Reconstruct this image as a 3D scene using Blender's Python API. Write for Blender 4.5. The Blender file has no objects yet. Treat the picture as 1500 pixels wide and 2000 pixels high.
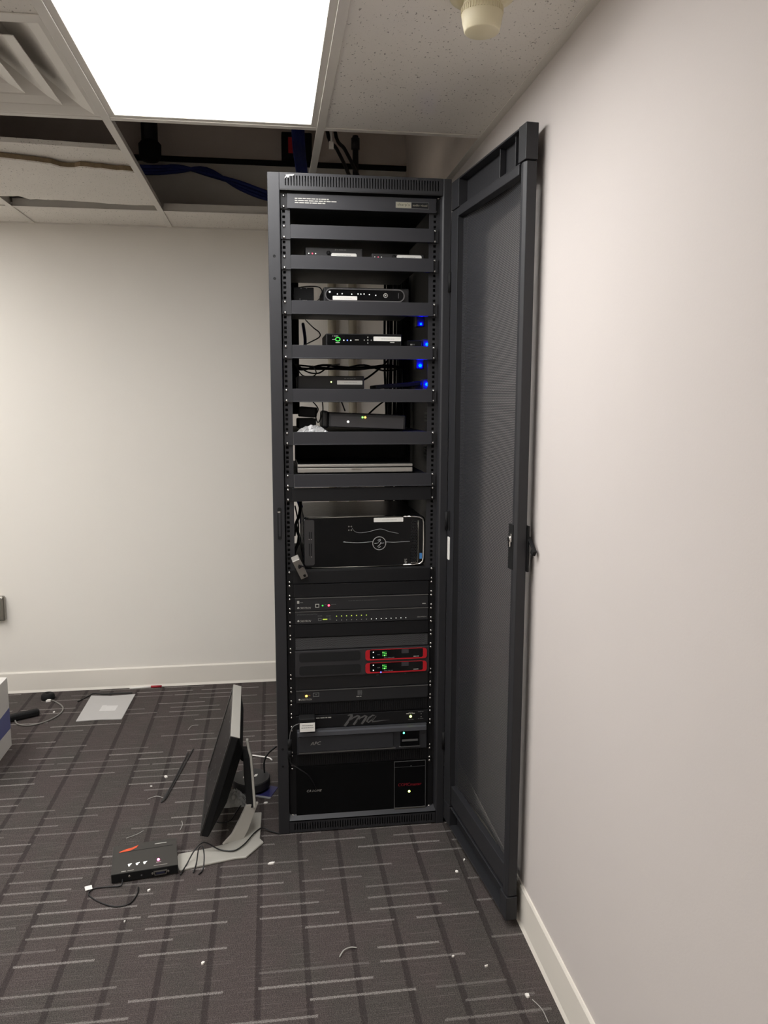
import bpy, math, random
from mathutils import Vector, Matrix
random.seed(7)
S = bpy.context.scene
C = S.collection

# ------------------------------------------------------------------ camera
cd = bpy.data.cameras.new('camera'); cam = bpy.data.objects.new('camera', cd); C.objects.link(cam)
cd.sensor_fit = 'VERTICAL'; cd.sensor_height = 36.0; cd.sensor_width = 27.0; cd.lens = 1550.25 / 2000 * 36
yaw, pitch, roll = 0.1408, -0.1433, 0.0020
F = Vector((math.sin(yaw) * math.cos(pitch), math.cos(yaw) * math.cos(pitch), math.sin(pitch)))
R0 = Vector((math.cos(yaw), -math.sin(yaw), 0)); U0 = R0.cross(F)
Rr = R0 * math.cos(roll) + U0 * math.sin(roll); Ur = U0 * math.cos(roll) - R0 * math.sin(roll)
mw = Matrix((Rr, Ur, -F)).transposed().to_4x4(); mw.translation = (-0.0016, -2.4919, 1.445)
cam.matrix_world = mw
cd.clip_start = 0.02
S.camera = cam

# ------------------------------------------------------------------ world, exposure
w = bpy.data.worlds.new('world'); S.world = w; w.use_nodes = True
w.node_tree.nodes['Background'].inputs[0].default_value = (0.02, 0.02, 0.02, 1)
w.node_tree.nodes['Background'].inputs[1].default_value = 0.2
S.view_settings.view_transform = 'Standard'; S.view_settings.look = 'None'
S.view_settings.gamma = 1.0; S.view_settings.use_curve_mapping = False
S.view_settings.exposure = 0.42
LAMP = 9.0            # emission of the ceiling light lenses
LAMP_RGB = (1.0, 0.99, 0.98)

# ------------------------------------------------------------------ room measures (metres)
XR, YB, ZC = 0.664, 1.474, 2.233       # right wall, back wall, ceiling
XL, YF, ZD = -2.891, -3.67, 2.98       # left wall, wall behind the camera, deck above the ceiling
GX = [-0.451 + 0.61 * k for k in range(-4, 2)]
BY, CY = -0.010, 1.139

# ------------------------------------------------------------------ materials
def lin(c):
    c = c / 255.0
    return c / 12.92 if c <= 0.04045 else ((c + 0.055) / 1.055) ** 2.4
def col(r, g, b): return (lin(r), lin(g), lin(b), 1)
MATS = {}
class NT:
    """small expression helper on a node tree"""
    def __init__(s, t): s.t = t
    def n(s, typ, **kw):
        nd = s.t.nodes.new(typ)
        for k, v in kw.items(): setattr(nd, k, v)
        return nd
    def link(s, a, b): s.t.links.new(a, b)
    def m(s, op, a, b=None, c=None, clamp=False):
        nd = s.n('ShaderNodeMath', operation=op, use_clamp=clamp)
        for i, v in enumerate((a, b, c)):
            if v is None: continue
            if isinstance(v, (int, float)): nd.inputs[i].default_value = v
            else: s.link(v, nd.inputs[i])
        return nd.outputs[0]
    def ss(s, v, lo, hi, a=0.0, b=1.0):
        nd = s.n('ShaderNodeMapRange', interpolation_type='SMOOTHSTEP')
        s.link(v, nd.inputs[0])
        for i, q in enumerate((lo, hi, a, b)): nd.inputs[i + 1].default_value = q
        return nd.outputs[0]
    def mix(s, f, a, b):
        nd = s.n('ShaderNodeMix', data_type='RGBA')
        for i, v in ((0, f), (6, a), (7, b)):
            if isinstance(v, (int, float)): nd.inputs[i].default_value = v
            elif isinstance(v, tuple): nd.inputs[i].default_value = v
            else: s.link(v, nd.inputs[i])
        return nd.outputs[2]
    def noise(s, vec, scale, detail=2.0, rough=0.5):
        nd = s.n('ShaderNodeTexNoise'); nd.inputs['Scale'].default_value = scale
        nd.inputs['Detail'].default_value = detail; nd.inputs['Roughness'].default_value = rough
        s.link(vec, nd.inputs['Vector']); return nd.outputs['Fac']
    def white(s, a, b=0.0):
        cm = s.n('ShaderNodeCombineXYZ')
        for i, v in enumerate((a, b)):
            if isinstance(v, (int, float)): cm.inputs[i].default_value = v
            else: s.link(v, cm.inputs[i])
        nd = s.n('ShaderNodeTexWhiteNoise', noise_dimensions='2D'); s.link(cm.outputs[0], nd.inputs['Vector'])
        return nd.outputs['Value']
def mat(name, rgb, rough=0.5, metal=0.0, var=0.10, scale=60.0, bump=0.0, bscale=400.0, spec=0.5, emit=None, estr=0.0, coat=0.0, trans=0.0, alpha=1.0):
    if name in MATS: return MATS[name]
    m = bpy.data.materials.new(name); m.use_nodes = True; t = m.node_tree; e = NT(t)
    b = t.nodes['Principled BSDF']
    tc = e.n('ShaderNodeTexCoord').outputs['Object']
    nz = e.noise(tc, scale, 3.0)
    c0 = col(*rgb); d = tuple(max(0, x * (1 - var)) for x in c0[:3]) + (1,); u = tuple(min(1, x * (1 + var)) for x in c0[:3]) + (1,)
    e.link(e.mix(nz, d, u), b.inputs['Base Color'])
    e.link(e.m('MULTIPLY_ADD', nz, 0.12, rough - 0.06, clamp=True), b.inputs['Roughness'])
    b.inputs['Metallic'].default_value = metal
    b.inputs['Specular IOR Level'].default_value = spec
    b.inputs['Coat Weight'].default_value = coat; b.inputs['Coat Roughness'].default_value = 0.06
    b.inputs['Transmission Weight'].default_value = trans
    b.inputs['Alpha'].default_value = alpha
    if bump:
        bn = e.n('ShaderNodeBump'); bn.inputs['Strength'].default_value = bump; bn.inputs['Distance'].default_value = 0.001
        e.link(e.noise(tc, bscale, 2.0), bn.inputs['Height']); e.link(bn.outputs[0], b.inputs['Normal'])
    if emit:
        b.inputs['Emission Color'].default_value = emit + (1,); b.inputs['Emission Strength'].default_value = estr
    MATS[name] = m
    return m

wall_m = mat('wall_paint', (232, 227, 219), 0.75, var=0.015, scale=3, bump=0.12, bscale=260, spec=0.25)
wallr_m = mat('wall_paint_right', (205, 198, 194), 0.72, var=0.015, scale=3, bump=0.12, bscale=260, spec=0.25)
base_m = mat('vinyl_baseboard', (230, 224, 214), 0.42, var=0.02, scale=8)
plen_m = mat('bare_plenum_wall', (228, 216, 206), 0.9, var=0.15, scale=4, bump=0.3, bscale=60)
deck_m = mat('deck_paint', (214, 206, 198), 0.9, var=0.2, scale=6, bump=0.3, bscale=50)
tee_m = mat('grid_tee_paint', (226, 221, 212), 0.5, var=0.02)
black_m = mat('rack_black_powdercoat', (39, 39, 42), 0.50, var=0.10, scale=220, bump=0.10, bscale=900, spec=0.45)
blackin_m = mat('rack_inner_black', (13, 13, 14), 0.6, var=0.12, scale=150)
shelf_m = mat('shelf_black_steel', (40, 40, 44), 0.46, var=0.08, scale=200, spec=0.45)
panel_m = mat('panel_black_satin', (22, 22, 24), 0.5, var=0.1, scale=160, spec=0.28)
crest_m = mat('faceplate_charcoal', (38, 38, 40), 0.5, var=0.1, scale=160, spec=0.35)
ampm = mat('amplifier_charcoal', (46, 45, 47), 0.5, var=0.08, scale=120, spec=0.4)
matte_m = mat('matte_black', (14, 14, 15), 0.7, var=0.2, scale=90, spec=0.3)
gloss_m = mat('gloss_black', (9, 10, 12), 0.16, var=0.1, scale=30, spec=0.22, coat=0.0)
plast_m = mat('black_plastic', (22, 22, 24), 0.42, var=0.1, scale=120)
dplast_m = mat('grey_black_plastic', (42, 41, 43), 0.5, var=0.1, scale=150, bump=0.1)
cable_m = mat('black_cable', (14, 14, 16), 0.5, var=0.1)
blue_m = mat('blue_cable', (30, 45, 120), 0.55, var=0.2, scale=40)
screw_m = mat('screw_steel', (205, 203, 200), 0.22, metal=1.0, var=0.05)
silver_m = mat('silver_plastic', (176, 173, 165), 0.42, metal=0.15, var=0.05, scale=50)
lap_m = mat('laptop_silver', (158, 154, 148), 0.40, metal=0.5, var=0.05, scale=80)
chrome_m = mat('chrome', (215, 213, 210), 0.12, metal=1.0, var=0.03)
steel_m = mat('brushed_steel', (150, 146, 138), 0.35, metal=0.9, var=0.08, scale=50)
white_m = mat('white_label', (236, 234, 228), 0.6, var=0.02)
grey_ink = mat('grey_print', (170, 168, 162), 0.6, var=0.03)
dim_ink = mat('dim_grey_print', (92, 92, 92), 0.6, var=0.05)
faint_ink = mat('faint_print', (192, 190, 186), 0.6, var=0.03)
red_m = mat('amp_red', (190, 22, 34), 0.45, var=0.08)
redink_m = mat('red_print', (150, 18, 34), 0.5, var=0.05)
orange_m = mat('orange_print', (214, 82, 40), 0.5, var=0.15, scale=90)
cream_m = mat('cream_plastic', (226, 216, 184), 0.45, var=0.03)
carton_m = mat('white_carton', (214, 211, 206), 0.65, var=0.03)
cartblue_m = mat('carton_blue_print', (92, 98, 150), 0.6, var=0.25, scale=14)
fibre_m = mat('broken_tile_fibre', (128, 110, 86), 0.95, var=0.25, scale=120, bump=0.6, bscale=200)
paper_m = mat('white_paper_scrap', (236, 232, 226), 0.8, var=0.03)
beige_m = mat('beige_cylinder', (150, 142, 126), 0.6, var=0.04)
def led(name, rgb, s):
    m = mat(name, tuple(int(255 * min(1, x)) for x in rgb), 0.4, emit=rgb, estr=s)
    if s < 20: m.cycles.emission_sampling = 'NONE'      # pinprick lights: seen, but not worth sampling as lamps
    return m
led_green = led('led_green', (0.25, 1.0, 0.15), 2.0); led_red = led('led_red', (1.0, 0.05, 0.1), 4)
led_blue = led('led_blue', (0.0, 0.0012, 1.0), 300); led_amber = led('led_amber', (1.0, 0.5, 0.05), 6)
led_lime = led('led_lime', (0.75, 1.0, 0.2), 5); led_teal = led('led_teal', (0.1, 1.0, 0.6), 4)
led_pink = led('led_pink', (1.0, 0.12, 0.4), 9); led_white = led('led_white', (0.85, 0.85, 0.8), 1.2)
led_dgreen = led('led_dim_green', (0.15, 0.9, 0.2), 0.3); led_dblue = led('led_dim_blue', (0.1, 0.15, 1.0), 3)
led_dyel = led('led_dim_yellow', (0.65, 0.75, 0.15), 0.35)
lens_m = mat('light_lens', (250, 250, 246), 0.5, var=0.01, emit=LAMP_RGB, estr=LAMP)

def tile_material():
    m = bpy.data.materials.new('ceiling_tile'); m.use_nodes = True; t = m.node_tree; e = NT(t); b = t.nodes['Principled BSDF']
    g = e.n('ShaderNodeNewGeometry').outputs['Position']
    sp = e.n('ShaderNodeVectorMath', operation='MULTIPLY'); sp.inputs[1].default_value = (1, 0.55, 1); e.link(g, sp.inputs[0])
    big = e.noise(g, 7, 2)
    spk = e.ss(e.noise(sp.outputs[0], 210, 1.0, 0.4), 0.685, 0.74)
    fine = e.ss(e.noise(sp.outputs[0], 520, 1.0, 0.4), 0.69, 0.76)
    base = e.mix(big, col(230, 225, 216), col(238, 233, 225))
    c = e.mix(e.m('MULTIPLY', spk, 0.62), base, col(92, 84, 74)); c = e.mix(e.m('MULTIPLY', fine, 0.35), c, col(110, 100, 90))
    e.link(c, b.inputs['Base Color']); b.inputs['Roughness'].default_value = 0.9; b.inputs['Specular IOR Level'].default_value = 0.15
    bn = e.n('ShaderNodeBump'); bn.inputs['Strength'].default_value = 0.5; bn.inputs['Distance'].default_value = 0.002
    e.link(e.m('SUBTRACT', 1.0, spk), bn.inputs['Height']); e.link(bn.outputs[0], b.inputs['Normal'])
    return m
tile_m = tile_material()

def carpet_material():
    m = bpy.data.materials.new('carpet_tile'); m.use_nodes = True; t = m.node_tree; e = NT(t); b = t.nodes['Principled BSDF']
    g = e.n('ShaderNodeNewGeometry').outputs['Position']
    sx = e.n('ShaderNodeSeparateXYZ'); e.link(g, sx.inputs[0]); x, y = sx.outputs[0], sx.outputs[1]
    fz = e.noise(g, 420, 2.0, 0.6); mid = e.noise(g, 26, 2.0)
    j = e.m('MULTIPLY_ADD', e.noise(g, 130, 2.0), 0.006, -0.003)
    cx = e.m('DIVIDE', e.m('SUBTRACT', e.m('ADD', x, j), 0.0665), 0.1245)
    fr = e.m('FRACT', cx); dl = e.m('MULTIPLY', e.m('MINIMUM', fr, e.m('SUBTRACT', 1.0, fr)), 0.1245)
    dark = e.ss(dl, 0.0100, 0.0055)
    cl = e.m('FLOOR', cx)
    jy = e.m('MULTIPLY_ADD', e.noise(g, 160, 3.0), 0.0072, -0.0036)
    ry = e.m('DIVIDE', e.m('ADD', y, jy), 0.0535)
    r = e.m('ROUND', ry); dy = e.m('MULTIPLY', e.m('ABSOLUTE', e.m('SUBTRACT', ry, r)), 0.0535)
    ln = e.ss(dy, 0.0058, 0.0024)
    o = e.m('FLOOR', e.m('MULTIPLY', e.white(r, 3.1), 2.999))
    q = e.m('DIVIDE', e.m('ADD', cx, o), 2.5); si = e.m('FLOOR', q); fq = e.m('FRACT', q)
    hs = e.white(e.m('ADD', si, 11.3), r)
    ln_on = e.m('GREATER_THAN', hs, 0.30)
    ended = e.m('LESS_THAN', fq, e.m('MULTIPLY_ADD', e.white(e.m('ADD', si, 5.7), r), 0.45, 0.52))
    inten = e.m('MULTIPLY_ADD', e.white(e.m('ADD', si, 1.9), r), 0.50, 0.26)
    brk = e.ss(e.noise(g, 430, 2.0), 0.34, 0.60, 0.12, 1.0)
    dash = e.m('MULTIPLY', e.m('MULTIPLY', e.m('MULTIPLY', ln, ln_on), e.m('MULTIPLY', ended, inten)), brk)
    st = e.n('ShaderNodeVectorMath', operation='MULTIPLY'); st.inputs[1].default_value = (9, 330, 1); e.link(g, st.inputs[0])
    streak = e.m('MULTIPLY', e.ss(e.noise(st.outputs[0], 1.0, 2.0), 0.55, 0.75), 0.16)
    th = e.n('ShaderNodeVectorMath', operation='MULTIPLY'); th.inputs[1].default_value = (420, 60, 1); e.link(g, th.inputs[0])
    thread = e.noise(th.outputs[0], 1.0, 1.0)
    cs = e.n('ShaderNodeVectorMath', operation='MULTIPLY'); cs.inputs[1].default_value = (5.0, 3.2, 1); e.link(g, cs.inputs[0]); cell = e.noise(cs.outputs[0], 1.0, 3.0, 0.6)
    base = e.mix(e.ss(cell, 0.38, 0.66), col(76, 67, 66), col(68, 66, 62))
    base = e.mix(e.m('MULTIPLY', mid, 0.35), base, col(66, 59, 58))
    base = e.mix(e.ss(fz, 0.38, 0.70, 0.0, 0.60), base, col(118, 111, 107)); base = e.mix(e.ss(fz, 0.45, 0.28, 0.0, 0.6), base, col(40, 35, 35))
    base = e.mix(e.ss(thread, 0.35, 0.65, 0.0, 0.25), base, col(50, 45, 45))
    base = e.mix(streak, base, col(170, 164, 158))
    base = e.mix(e.m('MULTIPLY', dark, 0.50), base, col(42, 36, 37))
    base = e.mix(dash, base, col(176, 171, 166))
    e.link(base, b.inputs['Base Color']); b.inputs['Roughness'].default_value = 0.95; b.inputs['Specular IOR Level'].default_value = 0.1
    hgt = e.m('ADD', e.m('MULTIPLY', fz, 1.0), e.m('SUBTRACT', e.m('MULTIPLY', dash, 0.6), e.m('MULTIPLY', dark, 0.6)))
    bn = e.n('ShaderNodeBump'); bn.inputs['Strength'].default_value = 0.8; bn.inputs['Distance'].default_value = 0.004
    e.link(hgt, bn.inputs['Height']); e.link(bn.outputs[0], b.inputs['Normal'])
    return m
carpet_m = carpet_material()

def perforated(name, rgb, pitch, rad, rough=0.45):
    """sheet steel with staggered round holes (object space x,z)"""
    m = bpy.data.materials.new(name); m.use_nodes = True; t = m.node_tree; e = NT(t); b = t.nodes['Principled BSDF']
    tc = e.n('ShaderNodeTexCoord').outputs['Object']
    sx = e.n('ShaderNodeSeparateXYZ'); e.link(tc, sx.inputs[0]); x, z = sx.outputs[0], sx.outputs[2]
    def lat(ox, oz):
        a = e.m('MULTIPLY', e.m('SUBTRACT', e.m('FRACT', e.m('ADD', e.m('DIVIDE', x, pitch), ox)), 0.5), pitch)
        c = e.m('MULTIPLY', e.m('SUBTRACT', e.m('FRACT', e.m('ADD', e.m('DIVIDE', z, pitch * 1.732), oz)), 0.5), pitch * 1.732)
        return e.m('SQRT', e.m('ADD', e.m('MULTIPLY', a, a), e.m('MULTIPLY', c, c)))
    d = e.m('MINIMUM', lat(0.0, 0.0), lat(0.5, 0.5))
    e.link(e.m('GREATER_THAN', d, rad), b.inputs['Alpha'])
    e.link(e.mix(e.noise(tc, 90, 2), tuple(v * 0.9 for v in col(*rgb)), col(*rgb)), b.inputs['Base Color'])
    b.inputs['Roughness'].default_value = rough
    return m
mesh_m = perforated('perforated_black_steel', (52, 52, 55), 0.0052, 0.0015)
vent_m = perforated('perforated_vent_panel', (86, 86, 88), 0.0040, 0.0014, 0.5)

# ------------------------------------------------------------------ mesh builder
OFF = {}
class MB:
    def __init__(s): s.v = []; s.f = []; s.sm = []
    def add(s, vs, fs, smooth=False):
        k = len(s.v); s.v += [tuple(v) for v in vs]; s.f += [tuple(i + k for i in f) for f in fs]; s.sm += [smooth] * len(fs); return s
    def box(s, x0, x1, y0, y1, z0, z1):
        vs = [(x, y, z) for x in (x0, x1) for y in (y0, y1) for z in (z0, z1)]
        return s.add(vs, [(0, 1, 3, 2), (4, 6, 7, 5), (0, 4, 5, 1), (2, 3, 7, 6), (0, 2, 6, 4), (1, 5, 7, 3)])
    def obox(s, M, sx, sy, sz):
        vs = [M @ Vector((x * sx / 2, y * sy / 2, z * sz / 2)) for x in (-1, 1) for y in (-1, 1) for z in (-1, 1)]
        return s.add(vs, [(0, 1, 3, 2), (4, 6, 7, 5), (0, 4, 5, 1), (2, 3, 7, 6), (0, 2, 6, 4), (1, 5, 7, 3)])
    def tube(s, pts, r, n=8, cap=True, sub=0):
        P = [Vector(p) for p in pts]
        if sub:
            Q = []
            for i in range(len(P) - 1):
                a = P[max(0, i - 1)]; b = P[i]; c = P[i + 1]; d = P[min(len(P) - 1, i + 2)]
                for k in range(sub):
                    t = k / sub
                    Q.append(0.5 * (2 * b + (c - a) * t + (2 * a - 5 * b + 4 * c - d) * t * t + (3 * b - a - 3 * c + d) * t ** 3))
            Q.append(P[-1]); P = Q
        rs = r if isinstance(r, (list, tuple)) else [r] * len(P)
        if len(rs) != len(P): rs = [rs[0] + (rs[-1] - rs[0]) * i / (len(P) - 1) for i in range(len(P))]
        vs = []; fs = []; ref = None
        for i, p in enumerate(P):
            d = (P[min(i + 1, len(P) - 1)] - P[max(i - 1, 0)]).normalized()
            if ref is None: ref = d.orthogonal().normalized()
            ref = (ref - d * ref.dot(d)).normalized(); q = d.cross(ref)
            for k in range(n):
                a = 2 * math.pi * k / n; vs.append(p + (ref * math.cos(a) + q * math.sin(a)) * rs[i])
        for i in range(len(P) - 1):
            for k in range(n):
                fs.append((i * n + k, i * n + (k + 1) % n, (i + 1) * n + (k + 1) % n, (i + 1) * n + k))
        s.add(vs, fs, True)
        if cap:
            k = len(s.v) - len(vs); s.f += [tuple(range(k + n - 1, k - 1, -1)), tuple(range(k + (len(P) - 1) * n, k + len(P) * n))]; s.sm += [False, False]
        return s
    def cyl(s, p0, p1, r0, r1=None, n=16): return s.tube([p0, p1], [r0, r0 if r1 is None else r1], n)
    def lathe(s, c, prof, n=32, axis='z', smooth=True):
        vs = []; fs = []
        for (r, h) in prof:
            for k in range(n):
                a = 2 * math.pi * k / n; u, v = r * math.cos(a), r * math.sin(a)
                vs.append((c[0] + u, c[1] + v, c[2] + h) if axis == 'z' else (c[0] + u, c[1] - h, c[2] + v))
        for i in range(len(prof) - 1):
            for k in range(n):
                f = (i * n + k, i * n + (k + 1) % n, (i + 1) * n + (k + 1) % n, (i + 1) * n + k)
                fs.append(f)
        s.add(vs, fs, smooth); k = len(s.v) - len(vs)
        s.f += [tuple(range(k + n - 1, k - 1, -1)), tuple(range(k + (len(prof) - 1) * n, k + len(prof) * n))]; s.sm += [False, False]
        return s
    def prism(s, poly, fn0, fn1):
        n = len(poly); vs = [fn0(p) for p in poly] + [fn1(p) for p in poly]
        return s.add(vs, [tuple(range(n)), tuple(range(2 * n - 1, n - 1, -1))] + [(i, n + i, n + (i + 1) % n, (i + 1) % n) for i in range(n)])
    def prism_y(s, poly, y0, y1): return s.prism(poly, lambda p: (p[0], y0, p[1]), lambda p: (p[0], y1, p[1]))
    def prism_z(s, poly, z0, z1): return s.prism(poly, lambda p: (p[0], p[1], z0), lambda p: (p[0], p[1], z1))
    def ring_y(s, a, b, y0, y1):
        """closed band between two outlines of equal length, x-z plane"""
        n = len(a); vs = [(p[0], y0, p[1]) for p in a] + [(p[0], y0, p[1]) for p in b] + [(p[0], y1, p[1]) for p in a] + [(p[0], y1, p[1]) for p in b]
        fs = []
        for i in range(n):
            j = (i + 1) % n
            fs += [(i, j, n + j, n + i), (2 * n + i, 3 * n + i, 3 * n + j, 2 * n + j), (i, 2 * n + i, 2 * n + j, j), (n + i, n + j, 3 * n + j, 3 * n + i)]
        return s.add(vs, fs)
    def build(s, name, m, parent=None, bevel=0.0, seg=2, local=False, cast_fix=True):
        me = bpy.data.meshes.new(name)
        off = Vector((0, 0, 0))
        if parent is not None and not local: off = Vector(OFF.get(parent.name, (0, 0, 0)))
        me.from_pydata([tuple(Vector(v) - off) for v in s.v], [], s.f)
        me.polygons.foreach_set('use_smooth', s.sm)
        me.validate(); me.update()
        import bmesh
        bm = bmesh.new(); bm.from_mesh(me); bmesh.ops.recalc_face_normals(bm, faces=bm.faces[:]); bm.to_mesh(me); bm.free()
        o = bpy.data.objects.new(name, me); C.objects.link(o); me.materials.append(m)
        if parent is not None: o.parent = parent; OFF[o.name] = OFF.get(parent.name, (0, 0, 0))
        else: OFF[o.name] = (0, 0, 0)
        if bevel:
            b = o.modifiers.new('bevel', 'BEVEL'); b.width = bevel; b.segments = seg; b.limit_method = 'ANGLE'; b.angle_limit = 0.7
        return o
def box(*a): return MB().box(*a)
def rrect(x0, x1, z0, z1, r, n=5):
    p = []
    for cx, cz, a0 in ((x1 - r, z1 - r, 0), (x0 + r, z1 - r, 90), (x0 + r, z0 + r, 180), (x1 - r, z0 + r, 270)):
        for k in range(n + 1):
            a = math.radians(a0 + 90 * k / n); p.append((cx + r * math.cos(a), cz + r * math.sin(a)))
    return p
def tag(o, label=None, cat=None, group=None, kind=None):
    if label: o['label'] = label
    if cat: o['category'] = cat
    if group: o['group'] = group
    if kind: o['kind'] = kind
    return o
def thing(name, loc, label, cat, group=None):
    o = bpy.data.objects.new(name, None); C.objects.link(o); o.location = loc; o.empty_display_size = 0.02
    OFF[o.name] = tuple(loc)
    return tag(o, label, cat, group)
def struct(o): o['kind'] = 'structure'; return o
def text_geo(txt, x, z, h, y, italic=0.0, width=None, depth=0.0006):
    """lettering on a front face (x-z plane) as raised mesh"""
    cu = bpy.data.curves.new('lettering', 'FONT'); cu.body = txt; cu.size = 1.0; cu.extrude = 0.0; cu.resolution_u = 2; cu.shear = italic
    ob = bpy.data.objects.new('lettering', cu); C.objects.link(ob)
    dg = bpy.context.evaluated_depsgraph_get(); dg.update()
    me = bpy.data.meshes.new_from_object(ob.evaluated_get(dg)); bpy.data.objects.remove(ob); bpy.data.curves.remove(cu)
    vs = [v.co.copy() for v in me.vertices]; fs = [tuple(p.vertices) for p in me.polygons]; bpy.data.meshes.remove(me)
    x0 = min(v.x for v in vs); x1 = max(v.x for v in vs); z0 = min(v.y for v in vs); z1 = max(v.y for v in vs)
    sz = h / (z1 - z0); sw = width / (x1 - x0) if width else sz
    return MB().add([(x + (v.x - x0) * sw, y, z + (v.y - z0) * sz) for v in vs], fs)
def words(x0, x1, z, h, y, rnd):
    """row of unreadably small print"""
    b = MB(); x = x0
    while x < x1 - h:
        wd = min(rnd.uniform(1.5, 5.0) * h, x1 - x); b.box(x, x + wd, y - 0.0003, y, z, z + h * 0.8); x += wd + h * 0.6
    return b
RND = random.Random(3)

# ================================================================== SETTING
struct(box(XL, XR, YF, YB, -0.05, 0.0).build('floor', carpet_m))
struct(box(XL - 0.1, XR + 0.1, YB, YB + 0.1, -0.05, 2.533).build('wall_back', wall_m))
struct(box(XL - 0.1, XR + 0.1, YB + 0.012, YB + 0.1, 2.533, ZD + 0.1).build('wall_back_upper', plen_m))
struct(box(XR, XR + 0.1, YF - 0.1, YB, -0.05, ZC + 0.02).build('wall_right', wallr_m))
struct(box(XR, XR + 0.1, YF - 0.1, YB, ZC + 0.02, ZD + 0.1).build('wall_right_upper', plen_m))
struct(box(XL - 0.1, XL, YF - 0.1, YB, -0.05, ZD + 0.1).build('wall_left', wall_m))
struct(box(XL, XR, YF - 0.1, YF, -0.05, ZD + 0.1).build('wall_front', wall_m))
struct(box(XL, XR, YF, YB, ZD, ZD + 0.1).build('deck_above_ceiling', deck_m))
# baseboards: vinyl cove with a small rounded top and a toe
def baseprof(d): return [(0, 0), (d + 0.004, 0), (d, 0.012), (d, 0.098), (d - 0.003, 0.104), (0, 0.104)]
p = baseprof(0.007)
struct(MB().prism(p, lambda q: (XL, YB - q[0], q[1]), lambda q: (XR, YB - q[0], q[1])).build('baseboard_back', base_m))
p = [(a, b * 1.115) for a, b in baseprof(0.007)]
struct(MB().prism(p, lambda q: (XR - q[0], YF, q[1]), lambda q: (XR - q[0], YB - 0.008, q[1])).build('baseboard_right', base_m))
struct(MB().prism(p, lambda q: (XL + q[0], YF, q[1]), lambda q: (XL + q[0], YB - 0.008, q[1])).build('baseboard_left', base_m))
# dark top track of the drywall above the ceiling
struct(box(XL, XR, YB - 0.012, YB + 0.012, 2.522, 2.545).build('trim_1', matte_m))
# wall angles carrying the ceiling edge
struct(MB().box(XR - 0.022, XR, YF, YB, ZC - 0.004, ZC - 0.001).box(XR - 0.003, XR, YF, YB, ZC - 0.001, ZC + 0.022).build('trim_2', tee_m))
struct(MB().box(XL, XR - 0.022, YB - 0.022, YB, ZC - 0.004, ZC - 0.001).box(XL, XR - 0.022, YB - 0.003, YB, ZC - 0.001, ZC + 0.022).build('trim_3', tee_m))

# suspended ceiling: tees and tiles
ceil = bpy.data.objects.new('ceiling', None); C.objects.link(ceil); struct(ceil); OFF['ceiling'] = (0, 0, 0)
def tee_y(x, y0, y1): MB().box(x - 0.012, x + 0.012, y0, y1, ZC - 0.006, ZC - 0.003).box(x - 0.0012, x + 0.0012, y0, y1, ZC - 0.003, ZC + 0.032).build('ceiling_tee', tee_m, ceil, bevel=0.0008, seg=1)
def tee_x(y, x0, x1): MB().box(x0, x1, y - 0.012, y + 0.012, ZC - 0.0055, ZC - 0.0025).box(x0, x1, y - 0.0012, y + 0.0012, ZC - 0.0025, ZC + 0.03).build('ceiling_tee', tee_m, ceil, bevel=0.0008, seg=1)
YL = [BY - 1.22 * k for k in range(3, -1, -1)] + [CY]        # cross tee rows
for x in GX[1:]: tee_y(x, YF, YB - 0.022)
cells = [(GX[i], GX[i + 1]) for i in range(len(GX) - 1)] + [(GX[-1], XR)]
for y in YL[1:]:
    for a, b in cells: tee_x(y, a + 0.012, b - (0.012 if b < XR else 0.022))
tee_x(BY - 0.61, GX[3] + 0.012, GX[4] - 0.012)
tile_me = {}
def tile(x0, x1, y0, y1):
    k = (round(x1 - x0, 3), round(y1 - y0, 3)); g = 0.0035
    if k not in tile_me:
        o = box(g, x1 - x0 - g, g, y1 - y0 - g, ZC - 0.002, ZC + 0.014).build('ceiling_tile', tile_m, ceil); tile_me[k] = o.data
    else:
        o = bpy.data.objects.new('ceiling_tile', tile_me[k]); C.objects.link(o); o.parent = ceil
    o.location = (x0, y0, 0)
rows = [(YL[i], YL[i + 1]) for i in range(len(YL) - 1)] + [(CY, YB)]
LIGHTS = {(4, 2), (2, 2), (1, 3), (1, 0)}
for ci, (a, b) in enumerate(cells):
    for ri, (c, d) in enumerate(rows):
        if (ci, ri) in LIGHTS: continue
        if ri == 3 and ci in (3, 4, 5): continue                 # tiles taken out above the rack
        if (ci, ri) == (3, 2): tile(a, b, c, BY - 0.61); continue  # air diffuser takes the far half
        tile(a, b, c, d)

# ceiling lights
def light(ci, ri, label):
    a, b = cells[ci]; c, d = rows[ri]
    t = thing('ceiling_light', ((a + b) / 2, (c + d) / 2, ZC), label, 'ceiling light', 'recessed ceiling lights')
    f = MB(); i0, i1 = 0.011, 0.030
    f.box(a + i0, a + i1, c + i0, d - i0, ZC - 0.003, ZC + 0.06).box(b - i1, b - i0, c + i0, d - i0, ZC - 0.003, ZC + 0.06)
    f.box(a + i1, b - i1, c + i0, c + i1, ZC - 0.003, ZC + 0.06).box(a + i1, b - i1, d - i1, d - i0, ZC - 0.003, ZC + 0.06)
    f.box(a + i0, b - i0, c + i0, d - i0, ZC + 0.06, ZC + 0.07)
    f.build('frame', tee_m, t, bevel=0.001, seg=1)
    box(a + i1, b - i1, c + i1, d - i1, ZC + 0.002, ZC + 0.006).build('lens', lens_m, t)
    return t
light(4, 2, 'bright white rectangular ceiling light panel in front of the rack')
light(2, 2, 'added unseen ceiling light panel off to the left, just past the air diffuser')  # unseen lamp added to brighten the room
light(1, 3, 'added unseen ceiling light panel off to the left, nearest the back wall')  # added out of view for more light on the back wall
light(1, 0, 'added unseen ceiling light panel behind the viewer, far to the left')  # added behind the camera to lift the overall brightness

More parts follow.
